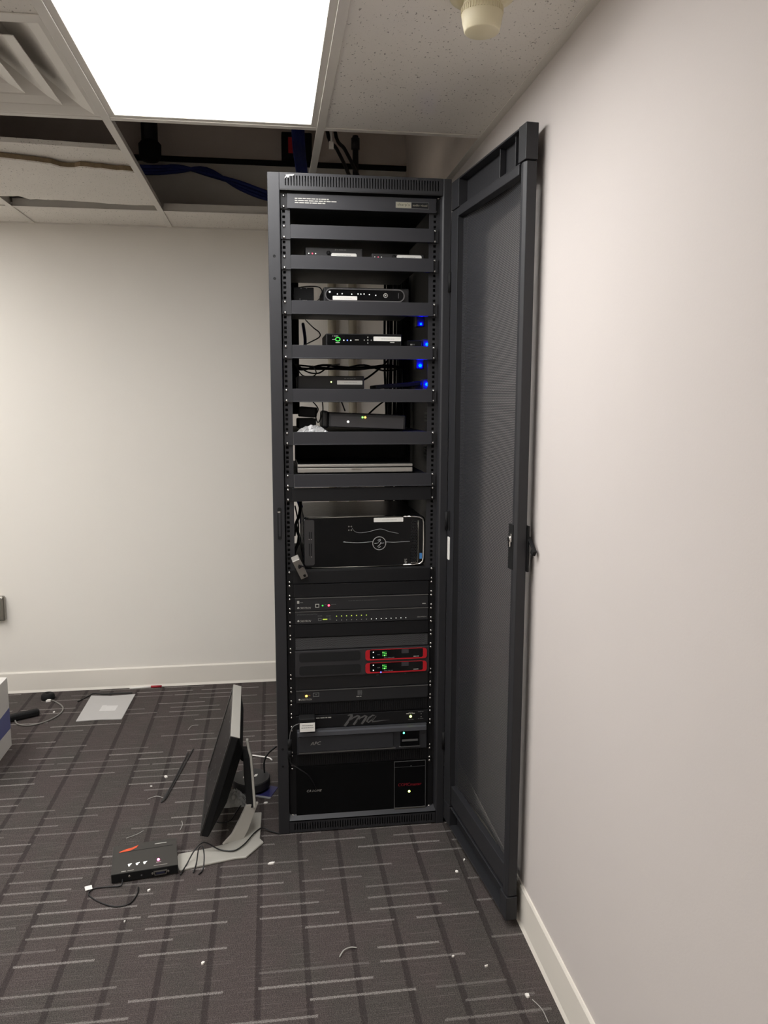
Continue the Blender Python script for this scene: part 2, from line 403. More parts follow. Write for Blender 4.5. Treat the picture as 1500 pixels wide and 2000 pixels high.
# air diffuser: nested square cones
t = thing('air_diffuser', (-0.756, BY - 0.305, ZC), 'off-white square ceiling air diffuser with nested louvre cones', 'air vent')
x0, x1, y0, y1 = GX[3] + 0.010, GX[4] - 0.010, BY - 0.61 + 0.010, BY - 0.010
def frustum(d0, z0, d1, z1):
    b = MB(); A = [(x0 + d0, y0 + d0), (x1 - d0, y0 + d0), (x1 - d0, y1 - d0), (x0 + d0, y1 - d0)]; B = [(x0 + d1, y0 + d1), (x1 - d1, y0 + d1), (x1 - d1, y1 - d1), (x0 + d1, y1 - d1)]
    b.add([(p[0], p[1], z0) for p in A] + [(p[0], p[1], z1) for p in B] + [(p[0], p[1], z0 + 0.002) for p in A] + [(p[0], p[1], z1 + 0.002) for p in B],
          [(i, (i + 1) % 4, 4 + (i + 1) % 4, 4 + i) for i in range(4)] + [(8 + i, 12 + i, 12 + (i + 1) % 4, 8 + (i + 1) % 4) for i in range(4)]
          + [(i, 8 + i, 8 + (i + 1) % 4, (i + 1) % 4) for i in range(4)] + [(4 + i, 4 + (i + 1) % 4, 12 + (i + 1) % 4, 12 + i) for i in range(4)])
    return b
frustum(0.0, ZC - 0.004, 0.014, ZC - 0.005).build('flange', tee_m, t)
for d0 in (0.014, 0.085, 0.160):
    frustum(d0, ZC - 0.005, d0 + 0.030, ZC + 0.006).build('louvre_cone', tee_m, t)
    frustum(d0 + 0.030, ZC + 0.006, d0 + 0.125, ZC + 0.066).build('louvre_cone', tee_m, t)
frustum(0.225, ZC - 0.004, 0.290, ZC - 0.001).build('centre_plate', tee_m, t)
box(x0 + 0.005, x1 - 0.005, y0 + 0.005, y1 - 0.005, ZC + 0.072, ZC + 0.080).build('plenum_box', tee_m, t)

# smoke / heat detector
dx, dy = 0.424, -0.850
t = thing('smoke_detector', (dx, dy, ZC), 'cream cylindrical ceiling sensor with ribbed collar on speckled tile', 'smoke detector')
MB().lathe((dx, dy, ZC), [(0.001, -0.002), (0.064, -0.002), (0.066, -0.006), (0.063, -0.012), (0.046, -0.016), (0.001, -0.016)], 40).build('base_plate', cream_m, t)
MB().lathe((dx, dy, ZC), [(0.001, -0.016), (0.036, -0.016), (0.038, -0.028), (0.001, -0.028)], 40).build('neck', cream_m, t)
cupp = MB().lathe((dx, dy, ZC), [(0.001, -0.026), (0.037, -0.026), (0.041, -0.031), (0.0405, -0.046), (0.0385, -0.058), (0.035, -0.073), (0.033, -0.075), (0.001, -0.0755)], 48).build('cup', cream_m, t)
rb = MB()
for k in range(44):
    a = 2 * math.pi * k / 44; M = Matrix.Translation((dx + 0.0412 * math.cos(a), dy + 0.0412 * math.sin(a), ZC - 0.037)) @ Matrix.Rotation(a, 4, 'Z'); rb.obox(M, 0.0012, 0.0022, 0.010)
tag(rb.build('ribs', cream_m, cupp), kind='stuff')

# broken tiles lying in the open bay
def ragged(y, a, b, n, amp, r): return [(a + (b - a) * i / n, y(i / n) + r.uniform(-amp, amp)) for i in range(n + 1)]
r = random.Random(5)
xa, xb = GX[3] + 0.004, GX[4] - 0.004
near = [(xa, 0.315), (xb, 0.36)]
MB().prism_z([(xa, 0.305), (xb - 0.015, 0.355), (xb, 0.40), (xb, 0.72), (xa, 0.70)], ZC + 0.016, ZC + 0.032)
o = MB().prism_z([(xa, 0.325), (xb - 0.03, 0.375), (xb - 0.006, 0.42), (xb - 0.006, 0.76), (xa, 0.72)], ZC + 0.022, ZC + 0.037).build('broken_ceiling_tile', tile_m)
tag(o, 'loose broken ceiling tile piece with straight near edge, resting on the torn tile', 'ceiling tile', 'broken ceiling tiles')
rag = ragged(lambda s: 0.415 + 0.135 * s + (0.035 if 0.55 < s < 0.68 else 0), xb, xa, 26, 0.006, r)
rag = [(x, 0.565 - (xb - x) / (xb - xa) * 0.15 + (0.03 if 0.33 < (xb - x) / (xb - xa) < 0.45 else 0) + r.uniform(-0.006, 0.006)) for x, _ in rag]
far = [(x, 1.035 - 0.02 * math.sin((x - xa) * 9) + r.uniform(-0.004, 0.004) - (0.05 if x < -0.95 else 0)) for x in [xa + (xb - xa) * i / 22 for i in range(23)]]
t = thing('broken_ceiling_tile', (-0.756, 0.75, ZC), 'torn ceiling tile with ragged brown broken edge in the open bay', 'ceiling tile', 'broken ceiling tiles')
MB().prism_z(rag + far, ZC - 0.001, ZC + 0.004).build('face', tile_m, t)
MB().prism_z([(x, y + 0.002) for x, y in rag] + [(x, y - 0.002) for x, y in far], ZC + 0.004, ZC + 0.020).build('fibre_core', fibre_m, t)

# things above the ceiling
t = thing('drain_pipe', (-0.52, 1.38, 2.50), 'dark vertical pipe end with flared collar above the open ceiling', 'pipe')
MB().cyl((-0.515, 1.36, 2.56), (-0.515, 1.36, ZD), 0.036, n=20).build('pipe', plast_m, t)
MB().lathe((-0.515, 1.36, 2.49), [(0.001, 0), (0.034, 0.0), (0.048, 0.02), (0.05, 0.07), (0.037, 0.085), (0.001, 0.085)], 24).build('collar', matte_m, t)
b = MB()
for k, (o1, o2) in enumerate(((0, 0), (0.014, 0.008), (-0.012, 0.011), (0.004, -0.013))):
    b.tube([(-1.6, 1.36 + o1, 2.44 + o2), (-1.0, 1.36 + o1, 2.462 + o2), (-0.56, 1.36 + o1, 2.452 + o2), (-0.40, 1.36 - o1, 2.462 + o2), (-0.27, 1.36 + o1, 2.455 - o2), (-0.12, 1.34 + o1, 2.395 + o2), (0.02, 1.30 + o1, 2.345 + o2), (0.10, 1.20 + o1, 2.36)], 0.0085, 8, sub=5)
tag(b.build('blue_cable_bundle', blue_m), 'thick blue cable bundle sagging across the open ceiling toward the rack', 'cables')
b = MB()
for k in range(9): b.tube([(0.105 + 0.0055 * k, 0.86 + 0.012 * (k % 3), 2.95), (0.103 + 0.0055 * k, 0.85, 2.5), (0.11 + 0.0045 * k, 0.62, 2.28), (0.12 + 0.004 * k, 0.45, 2.113)], 0.0042, 7, sub=5)
tag(b.build('blue_cable_bundle', blue_m), 'dark blue cable bundle dropping straight down into the rack top', 'cables')
t = thing('junction_box', (0.12, 1.43, 2.59), 'dark junction box with red cover on the wall above the ceiling', 'junction box')
box(0.07, 0.21, 1.415, YB + 0.012, 2.545, 2.66).build('box', matte_m, t, bevel=0.004); box(0.10, 0.155, 1.405, 1.415, 2.565, 2.635).build('cover', red_m, t, bevel=0.002)
for k, (xx, lab) in enumerate(((0.29, 'thin black cable curving down behind the grid tee, nearer the blue bundle'), (0.325, 'black cable arching down into the rack, beside the grey vertical pipe'))):
    tag(MB().tube([(xx - 0.03, 1.30, 2.95), (xx - 0.02, 1.25, 2.62), (xx + 0.01, 1.1, 2.50), (xx + 0.035, 0.9, 2.36), (xx + 0.035, 0.55, 2.17), (xx + 0.03, 0.5, 2.115)], 0.008, 8, sub=6).build('black_cable', cable_m), lab, 'cable')
tag(MB().cyl((0.415, 1.43, 2.25), (0.415, 1.43, 2.66), 0.014, n=14).lathe((0.415, 1.43, 2.60), [(0.001, 0), (0.02, 0), (0.02, 0.05), (0.001, 0.05)], 14).build('vertical_conduit', dplast_m), 'dark vertical conduit with coupling on the wall above the ceiling', 'pipe')
tag(MB().cyl((0.205, 0.18, ZC), (0.205, 0.18, ZD), 0.0035, n=10).box(0.198, 0.212, 0.1765, 0.1835, ZC - 0.003, ZC + 0.02).build('hanger_rod', tee_m), 'thin white hanger rod beside the ceiling tee', 'rod')

# wall box at the left
t = thing('wall_box', (-1.335, YB, 0.43), 'small steel electrical box on the back wall at the left edge', 'electrical box')
box(-1.385, -1.290, YB - 0.030, YB, 0.372, 0.494).build('body', steel_m, t, bevel=0.008, seg=3)
MB().lathe((-1.300, YB - 0.030, 0.482), [(0.001, 0), (0.004, 0), (0.003, 0.002), (0.001, 0.002)], 12, 'y').build('screw', screw_m, t)
# beige upright cylinders put in for darker vertical bands behind the rack
for k, xx in enumerate((0.300, 0.400)):
    tag(MB().cyl((xx, YB - 0.022, 0.3), (xx, YB - 0.022, 2.2), 0.020, n=16).build('wall_cylinder', beige_m), ('beige vertical cylinder on the back wall seen through the rack, left of two', 'beige vertical cylinder on the back wall seen through the rack, right of two')[k], 'pipe', 'beige cylinders behind the rack')

# ================================================================== RACK
W, H, D = 0.559, 2.106, 0.78
ZU = lambda n: 2.0505 - 0.04445 * n
rack = thing('server_rack', (W / 2, D / 2, 0), 'tall black equipment rack with open perforated door', 'server rack')
OL, OR = 0.036, 0.531          # opening
box(0, OL, 0, 0.05, 0, H).build('front_post', black_m, rack, bevel=0.002)
MB().prism_z([(W, 0), (W, 0.05), (OR + 0.006, 0.05), (OR - 0.004, 0.018), (OR, 0.004), (OR + 0.004, 0)], 0, H).build('front_post', black_m, rack, bevel=0.0015)
def slotted(z0, z1, s0, s1, n, xs0, xs1):
    b = MB(); b.box(OL, OR, 0, 0.004, z0, s0).box(OL, OR, 0, 0.004, s1, z1).box(OL, xs0, 0, 0.004, s0, s1).box(xs1, OR, 0, 0.004, s0, s1)
    pw = (xs1 - xs0) / n
    for k in range(n - 1): b.box(xs0 + pw * k + pw * 0.42, xs0 + pw * (k + 1), 0, 0.004, s0, s1)
    b.box(xs0 + pw * (n - 1) + pw * .42, xs1, 0, 0.004, s0, s1)
    b.box(OL, OR, 0.004, 0.030, z1 - 0.003, z1)
    return b
hd = slotted(2.060, H, 2.069, 2.098, 56, 0.052, 0.524).build('slotted_header', black_m, rack)
box(0.004, W - 0.004, 0.03, D, H - 0.012, H - 0.004).build('top_panel', black_m, rack)
box(OL, OR, 0.022, 0.024, 2.060, H - 0.004).build('header_slot_shade', blackin_m, rack); box(OL, OR, 0.022, 0.024, 0.004, 0.042).build('sill_slot_shade', blackin_m, rack)  # dark sheets standing in for the shade inside the slots
box(OL, OR, 0.0, 0.030, 2.056, 2.060).build('header_lip', blackin_m, rack)
tag(MB().prism_y([(0.051, 2.088), (0.056, 2.099), (0.080, 2.1005), (0.073, 2.096), (0.066, 2.0975), (0.062, 2.091), (0.057, 2.094)], -0.0012, 0.0).build('tape_scrap', paper_m, rack), 'white torn tape scrap')
slotted(0.004, 0.046, 0.012, 0.036, 56, 0.052, 0.524).build('slotted_sill', black_m, rack)
MB().prism([(0.0, 0.042), (0.0, 0.046), (0.019, 0.060), (0.030, 0.060), (0.030, 0.042)], lambda q: (OL, q[0], q[1]), lambda q: (OR, q[0], q[1])).build('sill_ledge', shelf_m, rack)
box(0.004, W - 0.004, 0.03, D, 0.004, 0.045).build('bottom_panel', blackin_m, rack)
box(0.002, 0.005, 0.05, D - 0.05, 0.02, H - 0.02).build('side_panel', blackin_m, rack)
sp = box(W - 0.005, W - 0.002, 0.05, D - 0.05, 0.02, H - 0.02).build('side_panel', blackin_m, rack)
b = MB()
for zz in (1.36, 1.235, 1.08):
    for k in range(3): box(W - 0.009, W - 0.005, 0.20, 0.36, zz + 0.013 * k, zz + 0.013 * k + 0.006).build('vent_rib', black_m, sp)
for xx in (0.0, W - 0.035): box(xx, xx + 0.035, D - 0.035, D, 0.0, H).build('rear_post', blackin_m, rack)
def rail(xa, xb, y, holes):
    b = MB(); hx = (xa + xb) / 2 if holes is None else holes; h = 0.0042; zs = []
    for n in range(45):
        for f in (0.00635, 0.022225, 0.0381): zs.append(ZU(n) - f)
    zs = sorted(zs); prev = ZU(45)
    b.box(xa, hx - h, y, y + 0.002, ZU(45), ZU(0)); b.box(hx + h, xb, y, y + 0.002, ZU(45), ZU(0))
    for z in zs: b.box(hx - h, hx + h, y, y + 0.002, prev, z - h); prev = z + h
    b.box(hx - h, hx + h, y, y + 0.002, prev, ZU(0)).box(xa if xa < 0.2 else xb - 0.002, xa + 0.002 if xa < 0.2 else xb, y, y + 0.04, ZU(45), ZU(0))
    return b
box(OL + 0.0005, 0.0655, 0.034, 0.036, ZU(45), ZU(0)).build('rail_hole_shade', matte_m, rack); box(0.496, OR, 0.034, 0.036, ZU(45), ZU(0)).build('rail_hole_shade', matte_m, rack)  # dark strips added behind the rails so the holes look shaded
SXL, SXR = 0.0475, 0.5125       # screw columns
rail(OL + 0.002, 0.066, 0.024, SXL).build('mounting_rail', black_m, rack)
rail(0.494, OR, 0.024, SXR).build('mounting_rail', black_m, rack)
for z in (1.865, 1.800, 0.30, 0.24): MB().lathe((0.017, 0, z), [(0.001, 0.0002), (0.0022, 0.0002), (0.0036, 0.0010), (0.0042, 0.0)], 14, 'y').build('rivet_hole', matte_m, rack)
st = MB().prism_y(rrect(0.013, 0.026, 1.000, 1.102, 0.005), -0.002, 0.0).build('latch_plate', matte_m, rack)
MB().prism_y(rrect(0.0165, 0.0225, 1.010, 1.092, 0.003), -0.0026, -0.0015).build('latch_slot', black_m, st)
box(0.014, 0.022, -0.0032, -0.0015, 1.086, 1.090).build('latch_tongue', chrome_m, st)

# door, hinged at the right, swung open toward the wall
th = math.radians(5.6); DW, DT, DZ0, DZ1 = 0.560, 0.030, 0.022, 2.094
b = MB()
b.box(0, 0.062, 0.0, DT, DZ0 + 0.07, 2.008)                       # hinge stile
b.prism_z([(0.520, 0.006), (0.536, 0.0), (0.547, 0.0), (0.560, 0.004), (0.560, DT), (0.520, DT)], DZ0 + 0.07, 2.008)   # latch stile
b.box(0.062, 0.520, 0.0, DT - 0.004, 1.984, 2.008)                # top rail
b.box(0.062, 0.520, 0.006, DT - 0.004, 0.100, 0.165)              # bottom rail
door = b.build('door', black_m, rack, bevel=0.0018, local=True)
door.location = Vector((0.5585, -0.002, 0)) - Vector(OFF[rack.name]); door.rotation_euler = (0, 0, -(math.pi / 2 - th)); OFF[door.name] = (0, 0, 0)
cap = MB()
cap.box(0, 0.066, 0.0, DT, 2.011, DZ1).box(0.516, 0.562, -0.001, DT + 0.001, 2.011, DZ1 + 0.001)
cap.box(0.066, 0.516, 0.0, DT, DZ1 - 0.005, DZ1).box(0.066, 0.516, DT - 0.003, DT, 2.011, DZ1 - 0.005).box(0.066, 0.516, 0.004, DT - 0.003, 2.009, 2.013)
for xx in (0.365, 0.468): cap.box(xx, xx + 0.004, 0.010, DT - 0.003, 2.013, DZ1 - 0.005)
tag(cap.build('top_cap', black_m, door, bevel=0.002, local=True), 'hollow moulded end cap with ribs')
cap = MB().box(0, 0.066, 0.0, DT, DZ0, DZ0 + 0.068).box(0.516, 0.562, -0.001, DT + 0.001, DZ0, DZ0 + 0.068)
cap.box(0.066, 0.516, 0.0, DT, DZ0, DZ0 + 0.005).box(0.066, 0.516, DT - 0.003, DT, DZ0, DZ0 + 0.068).box(0.066, 0.516, 0.004, DT - 0.003, DZ0 + 0.064, DZ0 + 0.068)
cap.build('bottom_cap', black_m, door, bevel=0.002, local=True)
mp = MB(); NS = 28; q = [(0.060 + 0.462 * k / NS, 0.018 + 0.016 * math.sin(math.pi * k / NS)) for k in range(NS + 1)]
mp.add([(x, yy, zz) for zz in (0.160, 1.990) for x, yy in q], [(k, k + 1, NS + 2 + k, NS + 1 + k) for k in range(NS)], True)
tag(mp.build('mesh_panel', mesh_m, door, local=True), 'fine perforated steel sheet, slightly bowed')
box(0.018, 0.062, 0.001, 0.003, 0.20, 1.98).build('hinge_strip', blackin_m, door, local=True)
MB().prism_y(rrect(0.008, 0.030, 0.925, 1.000, 0.004), -0.001, 0.0).build('label_sticker', white_m, door, local=True)
MB().prism_y(rrect(0.010, 0.030, 1.02, 1.085, 0.010), -0.0012, 0.0).build('hinge_cover', matte_m, door, local=True)
lock = MB().box(0.514, 0.545, -0.0015, 0.004, 1.003, 1.121).build('lock_recess', matte_m, door, local=True, bevel=0.001)
MB().box(0.524, 0.540, -0.006, 0.0, 1.075, 1.098).cyl((0.532, -0.009, 1.083), (0.532, 0, 1.083), 0.008, n=14).box(0.527, 0.537, -0.008, -0.004, 1.062, 1.080).build('lock_cam', chrome_m, door, local=True, bevel=0.001)
lv = MB(); 
lv.obox(Matrix.Translation((0.580, 0.036, 1.074)) @ Matrix.Rotation(math.radians(38), 4, 'Y'), 0.052, 0.010, 0.0045)
lv.obox(Matrix.Translation((0.589, 0.036, 1.056)) @ Matrix.Rotation(math.radians(38), 4, 'Y'), 0.014, 0.010, 0.013)
lv.box(0.535, 0.565, DT, DT + 0.006, 1.00, 1.12)
tag(lv.build('swing_handle', matte_m, door, local=True, bevel=0.001), 'black swing handle lifted open')
for zz in (1.80, 1.05, 0.30):
    b = MB().cyl((0.556, -0.004, zz - 0.03), (0.556, -0.004, zz + 0.03), 0.006, n=12); b.build('hinge', matte_m, rack)

# ---- helpers for rack-mounted things
def screws(t, n0, n1, zs=None):
    b = MB()
    zz = zs or ([ZU(n0) - 0.00635, ZU(n1) + 0.00635] if n1 - n0 < 3 else [ZU(n0) - 0.00635, ZU(n1) + 0.00635])
    for x in (SXL, SXR):
        for z in zz: b.lathe((x, 0.018, z), [(0.001, -0.001), (0.0046, -0.001), (0.0044, 0.0014), (0.0032, 0.0032), (0.001, 0.0038)], 10, 'y')
    tag(b.build('screws', screw_m, t), kind='stuff')
def unit(name, label, cat, n0, n1, m, fx0=0.062, fx1=0.503, proud=0.006, depth=0.35, chassis=True, group=None, bev=0.0012, scr=True):
    t = thing(name, (W / 2, 0.018, ZU(n1)), label, cat, group)
    g = 0.0008; z0, z1 = ZU(n1) + g, ZU(n0) - g
    box(0.0385, 0.5215, 0.018, 0.0215, z0, z1).build('rack_ears', panel_m, t)
    f = box(fx0, fx1, 0.018 - proud, 0.019, z0, z1).build('faceplate', m, t, bevel=bev)
    if chassis: box(0.070, 0.490, 0.022, depth, z0 + 0.002, z1 - 0.002).build('chassis', blackin_m, t)
    if scr: screws(t, n0, n1)
    return t, f, 0.018 - proud
def shelf(n0, label, depth=0.58, m=None):
    t = thing('rack_shelf', (W / 2, 0.018, ZU(n0 + 1)), label, 'shelf', 'rack shelves')
    z1, z0 = ZU(n0) - 0.0015, ZU(n0 + 1) + 0.002
    MB().box(0.067, 0.507, 0.0085, 0.0125, z0, z1).box(0.067, 0.507, 0.0125, 0.024, z0, z0 + 0.0018).box(0.067, 0.507, 0.0062, 0.0095, z0, z0 + 0.0030).build('front_lip', m or shelf_m, t, bevel=0.0014, seg=3)
    box(0.0385, 0.067, 0.018, 0.0215, z0, z1).build('ear', black_m, t); box(0.507, 0.5215, 0.018, 0.0215, z0, z1).build('ear', black_m, t)
    box(0.067, 0.492, 0.0125, depth, z1 - 0.003, z1 - 0.001).build('tray', blackin_m, t)
    screws(t, n0, n0 + 1)
    return z1 - 0.001
def dot(t, x, z, y, r, m, name='indicator_light', n=10):
    return MB().lathe((x, y, z), [(0.0003, 0.0), (r, 0.0), (r * 0.8, r * 0.5), (r * 0.3, r * 0.8)], n, 'y').build(name, m, t)
def lettering(t, txt, x, z, h, y, m, italic=0.0, width=None): return text_geo(txt, x, z, h, y - 0.0004, italic, width).build('lettering', m, t)
def label_strip(t, x0, x1, z0, z1, y):
    l = MB().prism_y(rrect(x0, x1, z0, z1, 0.0015, 2), y - 0.0008, y).build('label_strip', white_m, t)
    words(x0 + (x1 - x0) * 0.28, x0 + (x1 - x0) * 0.78, (z0 + z1) / 2 - 0.001, 0.0018, y - 0.0008, RND).build('label_print', faint_ink, l)
def shell(t, name, m, x0, x1, y0, y1, z0, z1, bev=0.002): return box(x0, x1, y0, y1, z0, z1).build(name, m, t, bevel=bev)

# ---- top: branded panel
t, f, y = unit('brand_panel', 'black top panel with white print and small two-tone badge', 'rack panel', 0, 1, shelf_m, 0.058, 0.514)
for zz, a in ((2.0345, 0.183), (2.0285, 0.207), (2.0225, 0.176)): words(0.081, a, zz, 0.0034, y, RND).build('fine_print', grey_ink, f)
bd = MB().box(0.387, 0.491, y - 0.001, y, 2.0175, 2.0370).build('badge', dim_ink, f)
box(0.3885, 0.435, y - 0.0016, y - 0.001, 2.0190, 2.0355).build('badge_field', mat('badge_khaki', (142, 138, 122), 0.6), t)
box(0.4365, 0.4895, y - 0.0016, y - 0.001, 2.0190, 2.0355).build('badge_field', panel_m, t)
lettering(t, 'sharp\u2019s', 0.3925, 2.0225, 0.0105, y - 0.0017, mat('badge_dark_print', (70, 68, 60), 0.6), 0, 0.038)
lettering(t, 'audio visual', 0.440, 2.0245, 0.0065, y - 0.0017, mat('badge_khaki', (142, 138, 122), 0.6), 0, 0.045)

# ---- shelves
SH = {}
SH[1] = shelf(2, 'black rack shelf lip just under the branded top panel, empty')
SH[2] = shelf(4, 'rack shelf holding two small boxes with red lights')
SH[3] = shelf(7, 'rack shelf holding the set-top box with the oval silver ring')
SH[4] = shelf(10, 'rack shelf holding the black box with the green ring')
SH[5] = shelf(13, 'rack shelf holding the black box below the dangling cables, under the blue lights')
SH[6] = shelf(16, 'rack shelf holding the tilted modem, adapters and plastic wrap')
SH[7] = shelf(19, 'rack shelf holding the silver laptop')
unit('blank_panel', 'flat black blank panel right under the laptop shelf', 'rack panel', 20, 21, panel_m, chassis=False, group='blank panels', fx0=0.060, fx1=0.507)

# shelf 2: two matte boxes
def small_box(x0, x1, z0, h, label):
    t = thing('receiver_box', ((x0 + x1) / 2, 0.12, z0), label, 'electronics box', 'boxes with red lights')
    shell(t, 'case', mat('satin_dark_case', (34, 33, 35), 0.5), x0, x1, 0.050, 0.20, z0 + 0.001, z0 + h, 0.003)
    for k, dxx in enumerate((0.010, 0.021, 0.031)): dot(t, x0 + dxx, z0 + h * 0.42, 0.050, 0.0017, led_red if k == 1 else led_white)
    dot(t, x0 + 0.071, z0 + h * 0.5, 0.050, 0.007, matte_m, 'infrared_window', 20)
    lettering(t, 'Z', x0 + 0.090, z0 + h - 0.008, 0.004, 0.0497, grey_ink, 0.4); words(x0 + 0.096, x0 + 0.125, z0 + h - 0.0075, 0.003, 0.0499, RND).build('lettering', dim_ink, t)
    l = MB().prism_y(rrect(x0 + 0.079, x0 + 0.158, z0 + 0.003, z0 + 0.0165, 0.005, 4), 0.048, 0.0499).build('label_strip', white_m, t); words(x0 + 0.095, x0 + 0.14, z0 + 0.009, 0.002, 0.0478, RND).build('label_print', faint_ink, l)
small_box(0.113, 0.290, SH[2], 0.033, 'charcoal receiver box with white label, left on the red-light shelf')
small_box(0.318, 0.485, SH[2] - 0.0005, 0.020, 'flat dark receiver box with low white label, right on the red-light shelf')
# shelf 3: set-top box with oval ring, and black box beside
z = SH[3]
t = thing('set_top_box', (0.30, 0.15, z), 'black set-top box with silver oval ring on its front', 'set-top box')
shell(t, 'case', plast_m, 0.168, 0.440, 0.062, 0.27, z + 0.004, z + 0.049, 0.004)
ro = rrect(0.172, 0.424, z + 0.006, z + 0.045, 0.0193, 8); ri = rrect(0.1755, 0.4205, z + 0.0092, z + 0.0418, 0.0162, 8)
MB().prism_y(ri, 0.056, 0.062).build('front_window', gloss_m, t); MB().ring_y(ro, ri, 0.053, 0.062).build('oval_ring', mat('dull_silver_ring', (120, 120, 122), 0.3, metal=0.8), t)
label_strip(t, 0.196, 0.273, z + 0.010, z + 0.022, 0.055)
for xx in (0.211, 0.226, 0.256, 0.276, 0.285, 0.295, 0.312, 0.332): dot(t, xx, z + 0.0275 + RND.uniform(-.002, .002), 0.056, 0.0018, led_white, 'button_mark')
dot(t, 0.187, z + 0.034, 0.056, 0.003, led_white, 'power_mark')
MB().ring_y([(0.363 + 0.007 * math.cos(a * math.pi / 10), z + 0.026 + 0.007 * math.sin(a * math.pi / 10)) for a in range(20)], [(0.363 + 0.005 * math.cos(a * math.pi / 10), z + 0.026 + 0.005 * math.sin(a * math.pi / 10)) for a in range(20)], 0.0550, 0.056).build('round_logo', grey_ink, t)
dot(t, 0.363, z + 0.026, 0.056, 0.003, grey_ink, 'round_logo'); box(0.4035, 0.405, 0.0555, 0.056, z + 0.018, z + 0.034).build('slot_mark', dim_ink, t)
t = thing('adapter_box', (0.107, 0.14, z), 'small black box left of the oval-ring set-top box', 'electronics box')
shell(t, 'case', matte_m, 0.076, 0.140, 0.10, 0.19, z, z + 0.052); 
for xx, zz in ((0.098, 0.047), (0.115, 0.047), (0.094, 0.014), (0.104, 0.010), (0.109, 0.010), (0.114, 0.010)): box(xx, xx + 0.004, 0.0992, 0.10, z + zz, z + zz + 0.003).build('port_mark', dim_ink, t)
# shelf 4: scaler with green ring; small blue-lit box at right
z = SH[4]
t = thing('video_scaler', (0.294, 0.15, z), 'black box with green ring button and arrow keys on front', 'electronics box')
shell(t, 'case', plast_m, 0.174, 0.414, 0.052, 0.24, z + 0.002, z + 0.040, 0.002); box(0.178, 0.410, 0.0505, 0.052, z + 0.005, z + 0.037).build('front_panel', gloss_m, t)
gr = lambda r: [(0.211 + r * math.cos(a * math.pi / 12), z + 0.0225 + r * 0.8 * math.sin(a * math.pi / 12)) for a in range(24)]
MB().ring_y(gr(0.0085), gr(0.0055), 0.0490, 0.0505).build('green_ring', led_dgreen, t)
lettering(t, 'Z', 0.193, z + 0.031, 0.0035, 0.0503, grey_ink, 0.4); words(0.199, 0.217, z + 0.031, 0.003, 0.0505, RND).build('lettering', grey_ink, t)
words(0.193, 0.202, z + 0.021, 0.0022, 0.0505, RND).build('lettering', grey_ink, t); words(0.204, 0.217, z + 0.011, 0.003, 0.0505, RND).build('lettering', grey_ink, t)
for xx, m in ((0.230, led_white), (0.241, led_dblue), (0.252, led_white)): dot(t, xx, z + 0.0195, 0.0505, 0.0019, m)
box(0.265, 0.277, 0.0498, 0.0505, z + 0.0195, z + 0.0225).build('menu_button', grey_ink, t)
for ddx, ddz in ((0, 0), (0.011, 0), (-0.011, 0), (0, 0.009), (0, -0.009)): dot(t, 0.306 + ddx, z + 0.0205 + ddz, 0.0505, 0.0026 if ddx == ddz else 0.0021, grey_ink, 'arrow_key')
label_strip(t, 0.324, 0.412, z + 0.0185, z + 0.032, 0.0502); box(0.377, 0.391, 0.050, 0.0505, z + 0.013, z + 0.016).build('port_mark', grey_ink, t)
t = thing('network_extender', (0.465, 0.13, z), 'small black box right of the green-ring box, lit blue', 'electronics box')
shell(t, 'case', matte_m, 0.438, 0.488, 0.09, 0.16, z + 0.001, z + 0.024); box(0.449, 0.456, 0.0892, 0.09, z + 0.009, z + 0.013).build('port_mark', grey_ink, t); box(0.459, 0.463, 0.0892, 0.09, z + 0.009, z + 0.013).build('port_mark', dim_ink, t)
# vertical strip with blue lights inside the right side
t = thing('power_strip', (0.515, 0.66, 0.60), 'vertical dark power strip at the rear right inside the rack', 'power strip')
box(0.500, 0.530, 0.700, 0.740, 0.60, 1.90).build('body', dplast_m, t, bevel=0.003)
def small_blue(x, y, zz, r, label, z0, z1):
    t = thing('blue_lit_adapter', (x, y + 0.02, z0), label, 'adapter', 'blue-lit adapters in the rack')
    box(x - 0.014, x + 0.012, y + 0.006, y + 0.045, z0, z1).build('case', dplast_m, t, bevel=0.002)
    MB().lathe((x, y + 0.006, zz), [(0.001, -0.001), (r, -0.001), (r, r * 0.5), (r * 0.6, r), (0.001, r * 1.15)], 14, 'y').build('blue_light', led_blue, t)
small_blue(0.507, 0.100, 1.617, 0.0050, 'little adapter with blue light at the right end of the green-ring shelf', SH[4], SH[4] + 0.030)
small_blue(0.487, 0.110, 1.549, 0.0055, 'little adapter with brightest blue light hanging just under the green-ring shelf', 1.538, ZU(11) + 0.040)
small_blue(0.508, 0.100, 1.488, 0.0055, 'little adapter with blue light on the cable shelf, at its right end', SH[5], SH[5] + 0.034)
small_blue(0.488, 0.150, 1.4905, 0.0026, 'tiny adapter with small blue light on the cable shelf, second from its right end', SH[5] + 0.0, SH[5] + 0.030)
small_blue(0.492, 0.130, 1.684, 0.0034, 'added blue light for the glow just under the oval-ring shelf', 1.676, ZU(8) + 0.040)  # added light and case, standing in for the blue-lit shelf underside
